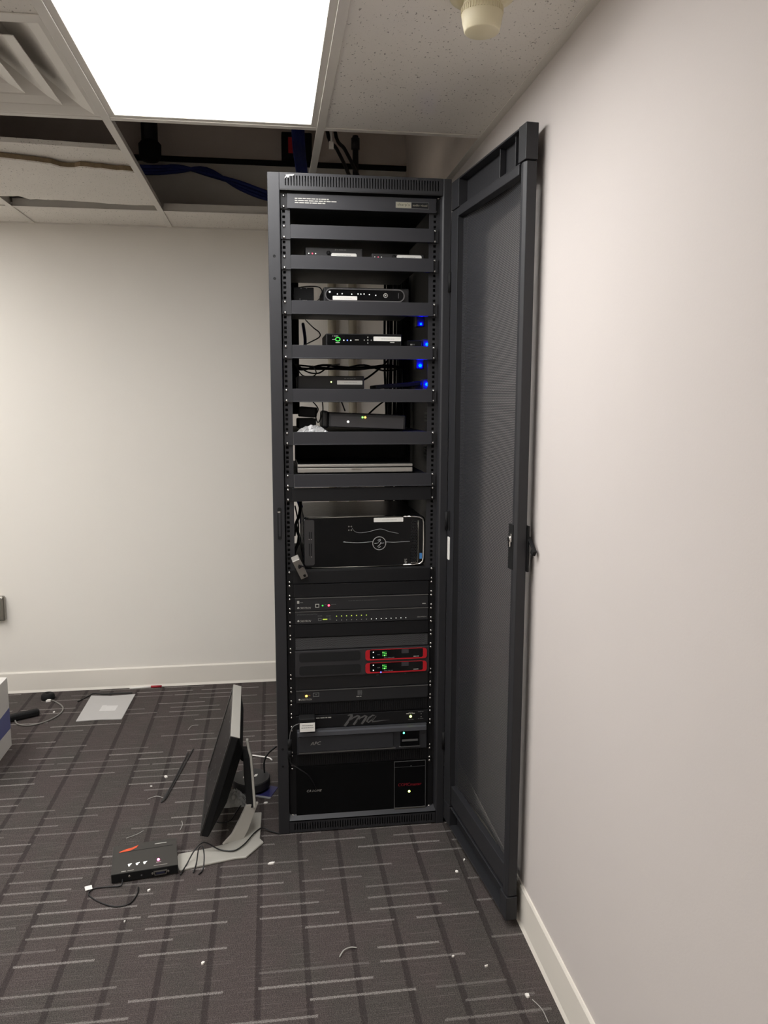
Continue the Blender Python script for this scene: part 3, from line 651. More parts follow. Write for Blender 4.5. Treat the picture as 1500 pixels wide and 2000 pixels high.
# shelf 5: black switcher with label, tilted black slab
z = SH[5]
t = thing('video_switcher', (0.20, 0.2, z), 'low black box with white label and tiny green light on cable shelf', 'electronics box')
shell(t, 'case', plast_m, 0.086, 0.300, 0.10, 0.30, z + 0.002, z + 0.043, 0.002)
label_strip(t, 0.212, 0.294, z + 0.016, z + 0.029, 0.0998); dot(t, 0.193, z + 0.024, 0.10, 0.002, led_lime)
words(0.235, 0.272, z + 0.034, 0.003, 0.0998, RND).build('lettering', dim_ink, t)
o = MB().obox(Matrix.Translation((0.415, 0.20, z + 0.0145)) @ Matrix.Rotation(math.radians(-5), 4, 'Y'), 0.150, 0.16, 0.014).build('media_player', matte_m, bevel=0.003)
tag(o, 'thin black slab tilted beside the labelled box on the cable shelf', 'electronics box')
# shelf 6: modem, adapters, plastic
z = SH[6]
t = thing('modem', (0.30, 0.15, z), 'dark grey tilted modem with green and amber lights on front', 'modem')
M = Matrix.Translation((0.306, 0.14, z + 0.032)) @ Matrix.Rotation(math.radians(2.2), 4, 'Y')
MB().obox(M, 0.248, 0.16, 0.046).build('case', dplast_m, t, bevel=0.004)
MB().obox(M @ Matrix.Translation((0, -0.081, -0.003)), 0.236, 0.003, 0.036).build('front_panel', mat('modem_front_grey', (62, 60, 62), 0.5), t, bevel=0.003)
MB().obox(M @ Matrix.Translation((-0.134, 0.0, 0.0)), 0.022, 0.13, 0.056).build('end_cap', plast_m, t, bevel=0.008)
dot(t, 0.243, z + 0.031, 0.057, 0.004, led_white, 'power_button'); dot(t, 0.2895, z + 0.045, 0.057, 0.0032, led_green); dot(t, 0.298, z + 0.045, 0.057, 0.0032, led_amber)
for k, (zz, lab) in enumerate(((0.024, 'lower of two black power adapters stacked left of the modem'), (0.060, 'upper of two black power adapters stacked left of the modem'))):
    tag(MB().obox(Matrix.Translation((0.112 + 0.006 * k, 0.13, z + zz + 0.001)) @ Matrix.Rotation(0.08 - 0.2 * k, 4, 'Z') @ Matrix.Rotation(0.08 * k, 4, 'Y'), 0.056, 0.08, 0.032).build('power_adapter', matte_m, bevel=0.004), lab, 'power adapter', 'black power adapters')
def crumple(name, cx, cy, cz, sx, sy, sz, m, seed, parent=None, n=14):
    r = random.Random(seed); vs = []; fs = []
    for i in range(n + 1):
        for j in range(n + 1):
            u, v = i / n - 0.5, j / n - 0.5; ed = max(abs(u), abs(v)) * 2
            vs.append((cx + u * sx + r.uniform(-.5, .5) * sx * .06, cy + v * sy + r.uniform(-.5, .5) * sy * .06, cz + max(0.0008, sz * (1 - ed ** 2) * (0.45 + 0.55 * r.random()))))
    for i in range(n):
        for j in range(n): a = i * (n + 1) + j; fs.append((a, a + n + 1, a + n + 2, a + 1))
    o = MB().add(vs, fs, False).build(name, m, parent); sm = o.modifiers.new('thick', 'SOLIDIFY'); sm.thickness = 0.0003; sm.offset = 1; return o
film_m = mat('clear_plastic_film', (205, 205, 202), 0.22, var=0.1, scale=70, spec=0.8, alpha=0.45)
tag(crumple('plastic_wrap', 0.128, 0.045, z, 0.095, 0.06, 0.024, mat('white_plastic_film', (176, 176, 176), 0.22, var=0.3, scale=70, spec=0.8, alpha=0.62), 4), 'crumpled clear plastic wrap on the shelf left of the modem', 'plastic wrap')
# shelf 7: laptop
z = SH[7]
t = thing('laptop', (0.264, 0.17, z), 'closed silver laptop lying on a rack shelf', 'laptop')
box(0.079, 0.449, 0.030, 0.275, z + 0.004, z + 0.0185).build('base', lap_m, t, bevel=0.002); 
box(0.081, 0.447, 0.033, 0.275, z + 0.0185, z + 0.0215).build('seam', matte_m, t)
box(0.079, 0.449, 0.030, 0.275, z + 0.0215, z + 0.0305).build('lid', lap_m, t, bevel=0.002)
box(0.081, 0.447, 0.033, 0.273, z + 0.0303, z + 0.0322).build('lid_cover', matte_m, t, bevel=0.0008)
MB().prism_y(rrect(0.251, 0.283, z + 0.0135, z + 0.017, 0.001, 2), 0.0285, 0.031).build('latch', steel_m, t)
for xx in (0.10, 0.42): box(xx, xx + 0.015, 0.05, 0.24, z, z + 0.004).build('foot', matte_m, t)

tag(box(0.085, 0.470, 0.300, 0.520, z, z + 0.090).build('equipment_box', matte_m, bevel=0.003), 'matte black box standing behind the closed silver laptop', 'electronics box')
# ---- tower computer on its side
t = thing('desktop_computer', (0.294, 0.25, ZU(26)), 'glossy black desktop computer lying on its side with chrome trim', 'computer')
zb, zt = ZU(26) + 0.0015, 1.063
box(0.097, 0.486, 0.060, 0.44, zb + 0.002, zt - 0.003).build('case', mat('painted_case_steel', (52, 52, 54), 0.35, spec=0.5), t, bevel=0.003)
MB().prism_y(rrect(0.094, 0.493, zb, zt, 0.016, 6), 0.036, 0.060).build('front_bezel', gloss_m, t, bevel=0.003)
MB().prism_y(rrect(0.098, 0.130, zb + 0.010, zt - 0.008, 0.006), 0.0345, 0.036).build('port_strip', mat('port_strip_plastic', (48, 47, 48), 0.4), t)
ro = rrect(0.456, 0.4945, zb - 0.0005, zt + 0.0005, 0.017, 6); ri = rrect(0.440, 0.4865, zb + 0.0065, zt - 0.0045, 0.012, 6)
ch = [q for q in range(len(ro))]
b = MB(); pts = [(0.420, zt - 0.002), (0.455, zt - 0.003), (0.474, zt - 0.005), (0.4845, zt - 0.011), (0.4875, zt - 0.022), (0.4885, zt - 0.08), (0.4880, zb + 0.026), (0.485, zb + 0.013), (0.476, zb + 0.006), (0.455, zb + 0.004), (0.42, zb + 0.0035)]
b.tube([(x, 0.035, zz) for x, zz in pts], [0.0028] * 3 + [0.0036] * 5 + [0.0028] * 3, 10); b.build('chrome_trim', chrome_m, t)
MB().tube([(0.112, 0.036, zt - 0.002), (0.30, 0.0355, zt - 0.0005), (0.42, 0.036, zt - 0.002)], 0.0012, 6).build('chrome_line', steel_m, t)
MB().tube([(0.12, 0.036, zb + 0.002), (0.30, 0.0355, zb + 0.001), (0.42, 0.036, zb + 0.003)], 0.0010, 6).build('chrome_line', steel_m, t)
gv = perforated('honeycomb_grille', (26, 26, 28), 0.0060, 0.0023); box(0.446, 0.468, 0.0340, 0.0352, zb + 0.012, zt - 0.014).build('grille', gv, t)
MB().tube([(0.446, 0.034, zb + 0.011), (0.462, 0.034, zb + 0.012), (0.4695, 0.034, zb + 0.020), (0.4695, 0.034, zt - 0.016)], 0.0009, 6, sub=3).build('grille_trim', steel_m, t)
wave_m = mat('wave_highlight_trim', (190, 190, 192), 0.35, metal=0.7)
MB().tube([(0.252, 0.0352, 1.026), (0.262, 0.0352, 1.014), (0.280, 0.0352, 1.010), (0.307, 0.0352, 1.013), (0.345, 0.0352, 1.021), (0.374, 0.0352, 1.012), (0.405, 0.0352, 1.005)], [0.0004] + [0.0010] * 4 + [0.0012, 0.0008], 6, sub=4).build('wave_line', wave_m, t)
MB().tube([(0.223, 0.0352, 0.981), (0.270, 0.0352, 0.977), (0.321, 0.0352, 0.980)], 0.0009, 6, sub=4).build('wave_line', wave_m, t)
MB().tube([(0.362, 0.0352, 0.978), (0.39, 0.0352, 0.976), (0.413, 0.0352, 0.977), (0.443, 0.0352, 0.978)], 0.0009, 6, sub=4).build('wave_line', wave_m, t)
for zz in (1.031, 1.019): 
    for xx in (0.242, 0.250): dot(t, xx, zz, 0.036, 0.0028, steel_m, 'jack_ring')
cir = lambda r: [(0.341 + r * math.cos(a * math.pi / 16), 0.974 + r * math.sin(a * math.pi / 16)) for a in range(32)]
em = MB().ring_y(cir(0.0225), cir(0.0205), 0.0335, 0.036).build('round_emblem', wave_m, t)
MB().prism_y(cir(0.0205), 0.0345, 0.036).build('emblem_disc', gloss_m, em)
eb = MB()
for xx0, zz0, xx1, zz1 in ((-0.016, 0.000, -0.004, 0.001), (0.004, 0.000, 0.016, 0.001), (-0.004, 0.003, 0.005, 0.012), (-0.006, -0.011, 0.003, -0.003), (-0.005, 0.010, 0.004, 0.014), (-0.003, -0.015, 0.005, -0.010), (0.0, -0.006, 0.006, 0.004)):
    eb.tube([(0.341 + xx0, 0.0338, 0.974 + zz0), (0.341 + (xx0 + xx1) / 2 + 0.001, 0.0334, 0.974 + (zz0 + zz1) / 2), (0.341 + xx1, 0.0338, 0.974 + zz1)], 0.0011, 6)
eb.build('emblem_mark', wave_m, em)
label_strip(t, 0.323, 0.420, 1.044, 1.058, 0.0355)
for (xx, z0, z1) in ((0.113, 0.994, 1.016), (0.119, 0.994, 1.016), (0.112, 0.938, 0.978), (0.1185, 0.938, 0.978)): box(xx, xx + 0.003, 0.0338, 0.0346, z0, z1).build('port_slot', matte_m, t)
for xx, zz in ((0.113, 0.992), (0.120, 0.992), (0.120, 0.934)): dot(t, xx, zz, 0.0345, 0.0016, steel_m, 'port_glint')
box(0.475, 0.483, 0.0340, 0.0355, 0.919, 0.938).build('blue_sticker', mat('sticker_blue', (70, 130, 190), 0.5), t)
tx = text_geo('XPS', 0, 0, 0.008, 0, 0, 0.018); tx.v = [(0.433 - v[2], 0.0352, 0.902 + v[0]) for v in tx.v]; tx.build('lettering', grey_ink, t)
# computer shelf and silver box
t = thing('rack_shelf', (W / 2, 0.018, ZU(27)), 'rack shelf with plain lip carrying the glossy desktop computer', 'shelf', 'rack shelves')
MB().box(0.060, 0.507, 0.010, 0.0125, ZU(27) + 0.002, ZU(26) - 0.0015).build('front_lip', panel_m, t, bevel=0.001)
box(0.0385, 0.060, 0.018, 0.0215, ZU(27) + .002, ZU(26) - .0015).build('ear', panel_m, t); box(0.507, 0.5215, 0.018, 0.0215, ZU(27) + .002, ZU(26) - .0015).build('ear', panel_m, t)
box(0.062, 0.493, 0.0125, 0.50, ZU(26) - 0.002, ZU(26)).build('tray', blackin_m, t); screws(t, 26, 27)
M = Matrix.Translation((0.080, -0.002, 0.910)) @ Matrix.Rotation(math.radians(-24), 4, 'Y') @ Matrix.Rotation(math.radians(22), 4, 'X')
t = thing('media_converter', (0.08, 0.0, 0.875), 'small silver metal box leaning out beside the desktop computer', 'electronics box')
MB().obox(M, 0.024, 0.030, 0.075).build('case', lap_m, t, bevel=0.002)
MB().obox(M @ Matrix.Translation((0.003, -0.0152, -0.028)), 0.008, 0.001, 0.009).build('socket', matte_m, t)
MB().obox(M @ Matrix.Translation((0.002, -0.018, 0.012)), 0.010, 0.008, 0.006).obox(M @ Matrix.Translation((0.008, -0.02, 0.014)) @ Matrix.Rotation(0.8, 4, 'Y'), 0.020, 0.004, 0.003).build('terminal_block', plast_m, t)

# ---- lower units
unit('blank_panel', 'flat black blank panel right under the desktop computer shelf', 'rack panel', 27, 28, panel_m, chassis=False, group='blank panels')
def crestron(t, z, y): lettering(t, 'CRESTRON', 0.079, z, 0.0062, y, grey_ink, 0.3, 0.036); dot(t, 0.0745, z + 0.003, y, 0.0034, grey_ink, 'logo_mark')
t, f, y = unit('network_processor', 'charcoal rack unit with one green and one red light', 'rack unit', 28, 29, crest_m, 0.064, 0.501, 0.008)
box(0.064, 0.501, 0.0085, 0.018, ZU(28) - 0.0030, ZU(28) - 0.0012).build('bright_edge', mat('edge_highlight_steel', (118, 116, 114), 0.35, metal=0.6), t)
crestron(t, 0.769, y); box(0.071, 0.078, y - 0.0006, y, 0.787, 0.796).build('logo_mark', grey_ink, t); words(0.080, 0.094, 0.789, 0.003, y, RND).build('lettering', dim_ink, t)
MB().ring_y(rrect(0.129, 0.142, 0.772, 0.784, 0.001, 2), rrect(0.1315, 0.1395, 0.7745, 0.782, 0.001, 2), y - 0.0012, y).build('usb_frame', grey_ink, t); box(0.1315, 0.1395, y - 0.0004, y + 0.001, 0.7745, 0.782).build('usb_port', matte_m, t)
dot(t, 0.153, 0.778, y, 0.0030, led_dgreen); dot(t, 0.173, 0.778, y, 0.0034, led_red); words(0.160, 0.166, 0.780, 0.002, y, RND).build('lettering', dim_ink, t); words(0.181, 0.197, 0.780, 0.0022, y, RND).build('lettering', dim_ink, t)
words(0.237, 0.331, 0.790, 0.0028, y, RND).build('lettering', mat('very_dim_print', (62, 62, 62), 0.6), t); words(0.481, 0.494, 0.772, 0.004, y, RND).build('lettering', grey_ink, t)
t, f, y = unit('network_switch', 'charcoal rack unit with two rows of tiny yellow port lights', 'rack unit', 29, 30, crest_m, 0.064, 0.501, 0.008)
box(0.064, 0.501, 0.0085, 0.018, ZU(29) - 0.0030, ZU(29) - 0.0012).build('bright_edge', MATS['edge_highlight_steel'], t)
crestron(t, 0.7255, y); lettering(t, 'ETHERNET POE SWITCH', 0.070, 0.748, 0.0042, y, dim_ink, 0.3, 0.066)
words(0.137, 0.152, 0.743, 0.002, y, RND).build('lettering', dim_ink, t); words(0.164, 0.179, 0.742, 0.002, y, RND).build('lettering', dim_ink, t)
MB().ring_y(rrect(0.138, 0.149, 0.727, 0.737, 0.001, 2), rrect(0.140, 0.147, 0.729, 0.735, 0.001, 2), y - 0.001, y).build('usb_frame', dim_ink, t); box(0.153, 0.168, y - 0.0006, y, 0.7305, 0.7335).build('indicator_bar', led_dyel, t)
for zz in (0.730, 0.7345): box(0.172, 0.180, y - 0.0006, y, zz, zz + 0.0016).build('lettering', dim_ink, t)
for k in range(7): dot(t, 0.198 + 0.0163 * k, 0.741, y, 0.0019, led_dyel)
for k in range(15): dot(t, 0.198 + 0.0163 * k, 0.7275, y, 0.0013, led_white if k > 6 else grey_ink, 'port_mark')
lettering(t, 'CEN-SWPOE-16', 0.464, 0.727, 0.0042, y, grey_ink, 0.0, 0.031)
unit('blank_panel', 'flat black blank panel between the port-light switch and the perforated panel', 'rack panel', 30, 31, panel_m, chassis=False, group='blank panels')
t = thing('vent_panel', (W / 2, 0.018, ZU(32)), 'perforated black vent panel above the amplifier with red brackets', 'rack panel')
box(0.064, 0.501, 0.0145, 0.0155, ZU(32) + 0.004, ZU(31) - 0.003).build('perforated_sheet', vent_m, t); MB().box(0.0385, 0.064, 0.018, 0.0215, ZU(32), ZU(31)).box(0.501, 0.5215, 0.018, 0.0215, ZU(32), ZU(31)).box(0.064, 0.501, 0.0150, 0.019, ZU(32) + .0005, ZU(32) + 0.004).box(0.064, 0.501, 0.0150, 0.019, ZU(31) - .003, ZU(31) - 0.0005).build('frame', panel_m, t)
box(0.062, 0.503, 0.05, 0.052, ZU(32), ZU(31)).build('rear_baffle', matte_m, t); screws(t, 31, 32)
# amplifier
t, f, y = unit('power_amplifier', 'charcoal two-unit amplifier with two red bracket displays', 'amplifier', 32, 34, ampm, 0.062, 0.506, 0.010)
for k in range(2):
    zo = ZU(32) - 0.0445 * k
    MB().prism_y(rrect(0.075, 0.276, zo - 0.0375, zo - 0.0065, 0.008), y - 0.0006, y + 0.001).build('grille', mat('amp_grille_foam', (17, 17, 18), 0.9, var=0.3, scale=900), t)
    A = rrect(0.292, 0.497, zo - 0.0400, zo - 0.0050, 0.009, 5); B = rrect(0.3060, 0.4840, zo - 0.0360, zo - 0.0050 + 0.0008, 0.006, 5)
    rr = MB().ring_y(A, B, y - 0.003, y).build('red_bracket', red_m, t)
    dsp = MB().prism_y(rrect(0.3055, 0.4845, zo - 0.0362, zo - 0.0045, 0.006, 5), y - 0.0022, y).build('display', gloss_m, t)
    for zz in (-0.0125, -0.0300): dot(t, 0.318, zo + zz, y - 0.0022, 0.0020, led_white, 'key_mark')
    box(0.331, 0.340, y - 0.0028, y - 0.0022, zo - 0.0225, zo - 0.0205).build('key_mark', dim_ink, dsp)
    for i in range(3):
        for jj in range(3): dot(t, 0.350 + 0.0050 * i, zo - 0.014 - 0.0058 * jj, y - 0.0022, 0.0018 if i < 2 else 0.0014, led_dgreen if (i + jj) % 3 else led_green)
    words(0.353, 0.388, zo - 0.0340, 0.0030, y - 0.0022, RND).build('lettering', dim_ink, t); words(0.452, 0.470, zo - 0.0335, 0.0034, y - 0.0022, RND).build('lettering', grey_ink, t)
    box(0.412, 0.436, y - 0.0025, y - 0.0021, zo - 0.0200, zo - 0.0060).build('reflective_window', mat('smoky_window', (58, 56, 60), 0.35), t)
dot(t, 0.343, ZU(34) + 0.007, y - 0.003, 0.0022, led_dblue)
t, f, y = unit('blank_panel', 'glossy black blank panel right under the red-bracket amplifier', 'rack panel', 34, 35, plast_m, chassis=False, group='blank panels')
for xx, zz in ((0.329, 0.5335), (0.333, 0.5345), (0.424, 0.5350)): box(xx, xx + 0.003, y - 0.0006, y, zz, zz + 0.003).build('print_mark', dim_ink, t)
t, f, y = unit('control_processor', 'charcoal rack unit with single glowing amber light', 'rack unit', 35, 36, crest_m, 0.064, 0.503, 0.008)
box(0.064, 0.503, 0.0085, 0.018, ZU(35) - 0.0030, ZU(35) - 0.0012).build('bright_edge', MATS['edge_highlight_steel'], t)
crestron(t, 0.460, y); dot(t, 0.097, 0.475, y, 0.0038, led_amber); words(0.103, 0.110, 0.475, 0.003, y, RND).build('lettering', mat('amber_print', (150, 90, 30), 0.6), t)
MB().ring_y(rrect(0.1185, 0.139, 0.471, 0.485, 0.001, 2), rrect(0.121, 0.1365, 0.473, 0.483, 0.001, 2), y - 0.001, y).box(0.126, 0.132, y - 0.001, y, 0.477, 0.479).build('usb_frame', dim_ink, t)
lg = MB()
for i in range(3): lg.box(0.266 + 0.0052 * i, 0.270 + 0.0052 * i, y - 0.0006, y, 0.470, 0.486)
lg.box(0.2665, 0.2815, y - 0.0006, y, 0.4775, 0.4790); lg.build('square_logo', dim_ink, t); words(0.262, 0.283, 0.4635, 0.003, y, RND).build('lettering', grey_ink, t)
def ribbed(n0, n1, label):
    t, f, y = unit('vent_panel', label, 'rack panel', n0, n1, panel_m, chassis=False, proud=0.002)
    b = MB()
    for k in range(60): b.box(0.068 + 0.0071 * k, 0.0715 + 0.0071 * k, y - 0.003, y, ZU(n1) + 0.005, ZU(n0) - 0.005)
    tag(b.build('vertical_ribs', panel_m, t), kind='stuff')
ribbed(36, 37, 'black vertically ribbed vent panel right under the amber-light unit')
# power conditioner with script logo
t, f, y = unit('power_conditioner', 'black rack unit with large grey script logo and yellow-green light', 'rack unit', 37, 38, panel_m, 0.062, 0.505, 0.006)
lgm = mat('script_logo_grey', (88, 87, 87), 0.5); z = ZU(38)
def stroke(pts, ws):
    b = MB(); a = []; c = []
    for i, (x, zz) in enumerate(pts):
        q = pts[min(i + 1, len(pts) - 1)]; p0 = pts[max(i - 1, 0)]; d = Vector((q[0] - p0[0], q[1] - p0[1])).normalized(); nrm = Vector((-d.y, d.x)) * ws[i]
        a.append((x + nrm.x, zz + nrm.y)); c.append((x - nrm.x, zz - nrm.y))
    for i in range(len(pts) - 1): b.add([(a[i][0], y - 0.001, a[i][1]), (a[i + 1][0], y - 0.001, a[i + 1][1]), (c[i + 1][0], y - 0.001, c[i + 1][1]), (c[i][0], y - 0.001, c[i][1])], [(0, 1, 2, 3)])
    return b
lb = MB()
for pts, ws in (([(0.233, .0385), (0.240, .0405), (0.247, .0395), (0.2465, .036), (0.236, .020), (0.222, .002)], (.0012, .0025, .0035, .0042, .0045, .0040)),
                ([(0.236, .016), (0.252, .030), (0.266, .036), (0.272, .034), (0.268, .026), (0.252, .005)], (.0008, .0022, .0030, .0036, .0042, .0036)),
                ([(0.260, .014), (0.276, .028), (0.290, .0345), (0.296, .0325), (0.292, .024), (0.279, .006)], (.0008, .0022, .0030, .0036, .0042, .0034)),
                ([(0.326, .0330), (0.316, .0345), (0.303, .026), (0.297, .015), (0.302, .0105), (0.312, .018), (0.326, .0330)], (.0018, .0026, .0030, .0030, .0026, .0022, .0020)),
                ([(0.327, .0330), (0.316, .018), (0.315, .0125), (0.330, .0130), (0.352, .0150), (0.374, .0148)], (.0026, .0030, .0026, .0020, .0012, .0004))):
    q = stroke([(x, z + a) for x, a in pts], ws); lb.add(q.v, q.f)
lb.build('script_logo', lgm, t)
words(0.128, 0.178, 0.3945, 0.0040, y, RND).build('lettering', grey_ink, t)
dot(t, 0.445, 0.3845, y, 0.0042, led_lime); words(0.430, 0.459, 0.3935, 0.003, y, RND).build('lettering', grey_ink, t); words(0.438, 0.452, 0.3975, 0.002, y, RND).build('lettering', grey_ink, t); words(0.437, 0.455, 0.3725, 0.003, y, RND).build('lettering', dim_ink, t)
words(0.470, 0.492, 0.3985, 0.003, y, RND).build('lettering', dim_ink, t); words(0.470, 0.493, 0.374, 0.003, y, RND).build('lettering', dim_ink, t); dot(t, 0.481, 0.392, y, 0.0015, grey_ink, 'arrow_mark'); dot(t, 0.481, 0.3815, y, 0.0015, grey_ink, 'arrow_mark')
# UPS
t, f, y = unit('battery_backup', 'dark grey battery backup unit with APC lettering and teal light', 'rack unit', 38, 40, mat('ups_dark_grey', (44, 45, 49), 0.5), 0.064, 0.500, 0.014, bev=0.003)
MB().prism([(0.010, ZU(38) - 0.002), (-0.004, ZU(38) - 0.008), (-0.006, ZU(38) - 0.020), (0.006, ZU(38) - 0.022)], lambda q: (0.066, q[0], q[1]), lambda q: (0.496, q[0], q[1])).build('top_bevel', mat('ups_bevel_grey', (64, 65, 70), 0.45), t)
box(0.070, 0.385, -0.001, 0.006, ZU(40) + 0.012, ZU(38) - 0.024).build('battery_door', MATS['ups_dark_grey'], t, bevel=0.002)
box(0.070, 0.392, -0.002, 0.006, ZU(40) + 0.008, ZU(40) + 0.011).build('bright_edge', MATS['edge_highlight_steel'], t)
lettering(t, 'APC', 0.108, 0.309, 0.0115, -0.0012, grey_ink, 0.25, 0.035)
dp = box(0.409, 0.473, -0.001, 0.005, ZU(40) + 0.014, ZU(38) - 0.020).build('control_panel', gloss_m, t, bevel=0.001)
dot(t, 0.420, 0.333, -0.001, 0.0032, led_teal); box(0.414, 0.468, -0.0016, -0.001, 0.303, 0.310).build('button_bar', dim_ink, dp)
box(0.405, 0.476, -0.0005, 0.006, ZU(40) + 0.010, ZU(40) + 0.0125).build('bright_edge', dim_ink, t)
# white-labelled power adapter hanging in front of it
t = thing('power_adapter', (0.098, -0.02, 0.37), 'black power adapter with white label plugged into the script-logo unit', 'power adapter')
box(0.071, 0.124, -0.030, 0.011, 0.366, 0.413).build('body', matte_m, t, bevel=0.004)
l = box(0.073, 0.122, -0.0308, -0.029, 0.369, 0.399).build('label', white_m, t); words(0.080, 0.115, 0.390, 0.002, -0.0308, RND).build('label_print', dim_ink, l); words(0.078, 0.117, 0.382, 0.002, -0.0308, RND).build('label_print', dim_ink, l)
MB().tube([(0.073, -0.012, 0.391), (0.052, -0.016, 0.383), (0.042, -0.018, 0.360), (0.040, -0.012, 0.330)], 0.0014, 7, sub=5).build('grey_lead', dim_ink, t)
MB().cyl((0.040, -0.012, 0.336), (0.040, -0.006, 0.300), 0.007, n=12).cyl((0.040, -0.006, 0.300), (0.040, 0.0, 0.268), 0.0075, n=12).build('inline_plug', matte_m, t)
MB().tube([(0.040, 0.0, 0.270), (0.044, -0.004, 0.250), (0.070, -0.008, 0.232), (0.098, -0.006, 0.208), (0.118, 0.004, 0.172), (0.128, 0.016, 0.140)], 0.0022, 7, sub=5).build('black_lead', cable_m, t)
ribbed(40, 41, 'black vertically ribbed vent panel between battery backup and bottom unit')
# bottom amplifier
t, f, y = unit('matrix_switcher', 'large black bottom unit with framed module, red lettering and green light', 'rack unit', 41, 45, mat('dull_black_front', (9, 9, 10), 0.8, spec=0.12), 0.060, 0.505, 0.004, 0.45)
fr = MB().ring_y([(0.390, 0.058), (0.499, 0.058), (0.498, 0.2265), (0.390, 0.2265)], [(0.3915, 0.0600), (0.4975, 0.0600), (0.4965, 0.2250), (0.3915, 0.2250)], y - 0.002, y).build('module_frame', dim_ink, t)
box(0.3915, 0.4975, y - 0.0012, y, 0.060, 0.225).build('module_panel', gloss_m, t); box(0.392, 0.497, y - 0.002, y, 0.205, 0.2062).build('module_line', mat('very_dim_print', (62, 62, 62), 0.6), t)
box(0.390, 0.499, y - 0.0035, y, 0.0555, 0.0590).build('bright_edge', steel_m, t)
lettering(t, 'COMCmaster', 0.404, 0.137, 0.0105, y - 0.0014, redink_m, 0.1, 0.080); dot(t, 0.442, 0.1165, y - 0.0012, 0.0040, led_lime)
dot(t, 0.448, 0.208, y - 0.0012, 0.002, dim_ink, 'screw'); lettering(t, 'CA I-ONE', 0.095, 0.137, 0.0080, y, grey_ink, 0.3, 0.050)

# ---- cables inside the rack
def cable(label, pts, r=0.003, m=None, cat='cable', sub=6): return tag(MB().tube(pts, r, 7, sub=sub).build('cable', m or cable_m), label, cat)
b = MB(); rr = random.Random(9)
for k in range(10):
    xx = 0.448 + 0.0085 * k; b.tube([(xx, 0.66 + rr.uniform(-.02, .02), 0.45), (xx + rr.uniform(-.006, .006), 0.66 + rr.uniform(-.02, .02), 0.9), (xx + rr.uniform(-.006, .006), 0.66 + rr.uniform(-.02, .02), 1.3), (xx + rr.uniform(-.006, .006), 0.66 + rr.uniform(-.02, .02), 1.6), (xx, 0.66, 1.98)], 0.005, 7, sub=5)
tag(b.build('cable_bundle', cable_m), 'thick bundle of black cables running down the rear right of the rack', 'cables')
b = MB()
for k in range(6): b.tube([(0.066 + 0.008 * k, 0.66, 1.38), (0.066 + 0.008 * k, 0.65, 1.55), (0.072 + 0.007 * k, 0.64, 1.95)], 0.0045, 7, sub=5)
tag(b.build('cable_bundle', cable_m), 'thinner bundle of black cables running down the rear left of the rack', 'cables')
b = MB()
for k in range(5): b.tube([(0.04, 0.62, 1.560 + 0.004 * k)] + [(0.12 + 0.08 * i, 0.62 + rr.uniform(-.01, .01), 1.560 + rr.uniform(-.012, .010)) for i in range(5)] + [(0.52, 0.62, 1.560)], 0.0035, 6, sub=5)
tag(b.build('cable_bundle', cable_m), 'black cables strung across the rear above the labelled box shelf', 'cables')
cable('black cable slanting down to the labelled box on the cable shelf', [(0.44, 0.5, 1.588), (0.40, 0.42, 1.555), (0.33, 0.30, 1.510), (0.285, 0.20, 1.500), (0.25, 0.15, 1.509)], 0.0035)
cable('thin black cable loop left of the oval-ring box', [(0.09, 0.20, 1.80), (0.125, 0.16, 1.80), (0.160, 0.14, 1.795), (0.168, 0.13, 1.775), (0.155, 0.12, 1.752), (0.135, 0.12, 1.742)], 0.0018)
cable('thin black cables hanging left of the green-ring box', [(0.135, 0.60, 1.735), (0.150, 0.34, 1.685), (0.163, 0.22, 1.66), (0.160, 0.16, 1.64), (0.130, 0.13, 1.622), (0.105, 0.13, 1.610)], 0.002)
cable('thin black cable rising behind the tilted modem toward the left', [(0.248, 0.22, 1.40), (0.243, 0.30, 1.43), (0.235, 0.40, 1.455)], 0.0025)
cable('thin black cable rising behind the tilted modem toward the right', [(0.330, 0.22, 1.39), (0.37, 0.30, 1.415), (0.42, 0.40, 1.44), (0.46, 0.5, 1.455)], 0.003)
cable('thin looping cable between adapters and modem', [(0.125, 0.12, 1.44), (0.150, 0.11, 1.41), (0.142, 0.10, 1.385), (0.150, 0.09, 1.365), (0.165, 0.10, 1.40), (0.165, 0.13, 1.44)], 0.002)
cable('blue network cable behind the left of the desktop computer', [(0.060, 0.34, 1.14), (0.085, 0.32, 1.095), (0.100, 0.31, 1.05), (0.102, 0.33, 1.00)], 0.008, blue_m)
cable('thick black cable at the upper left of the desktop computer', [(0.100, 0.26, 1.13), (0.088, 0.16, 1.06), (0.074, 0.12, 1.03), (0.068, 0.12, 0.99)], 0.005)
cable('black cable sagging down left of the desktop computer', [(0.072, 0.13, 1.03), (0.080, 0.13, 1.00), (0.086, 0.12, 0.975), (0.074, 0.12, 0.95), (0.066, 0.12, 0.925)], 0.005)
cable('thin black cable down the left of the desktop computer', [(0.074, 0.20, 1.08), (0.084, 0.18, 1.02), (0.080, 0.17, 0.96), (0.066, 0.16, 0.935)], 0.0025)

cable('black wires tangled over the labelled box on the cable shelf', [(0.10, 0.60, 1.57), (0.13, 0.40, 1.535), (0.165, 0.30, 1.528), (0.19, 0.22, 1.545), (0.215, 0.30, 1.555), (0.25, 0.45, 1.565)], 0.0026)
cable('thin looping black wire behind the labelled box, left side', [(0.09, 0.55, 1.57), (0.11, 0.40, 1.525), (0.14, 0.33, 1.516), (0.16, 0.36, 1.53), (0.155, 0.50, 1.56)], 0.0022)
cable('dark blue network cable hanging behind the green-ring box', [(0.125, 0.60, 1.72), (0.128, 0.50, 1.66), (0.124, 0.42, 1.615)], 0.006, blue_m)
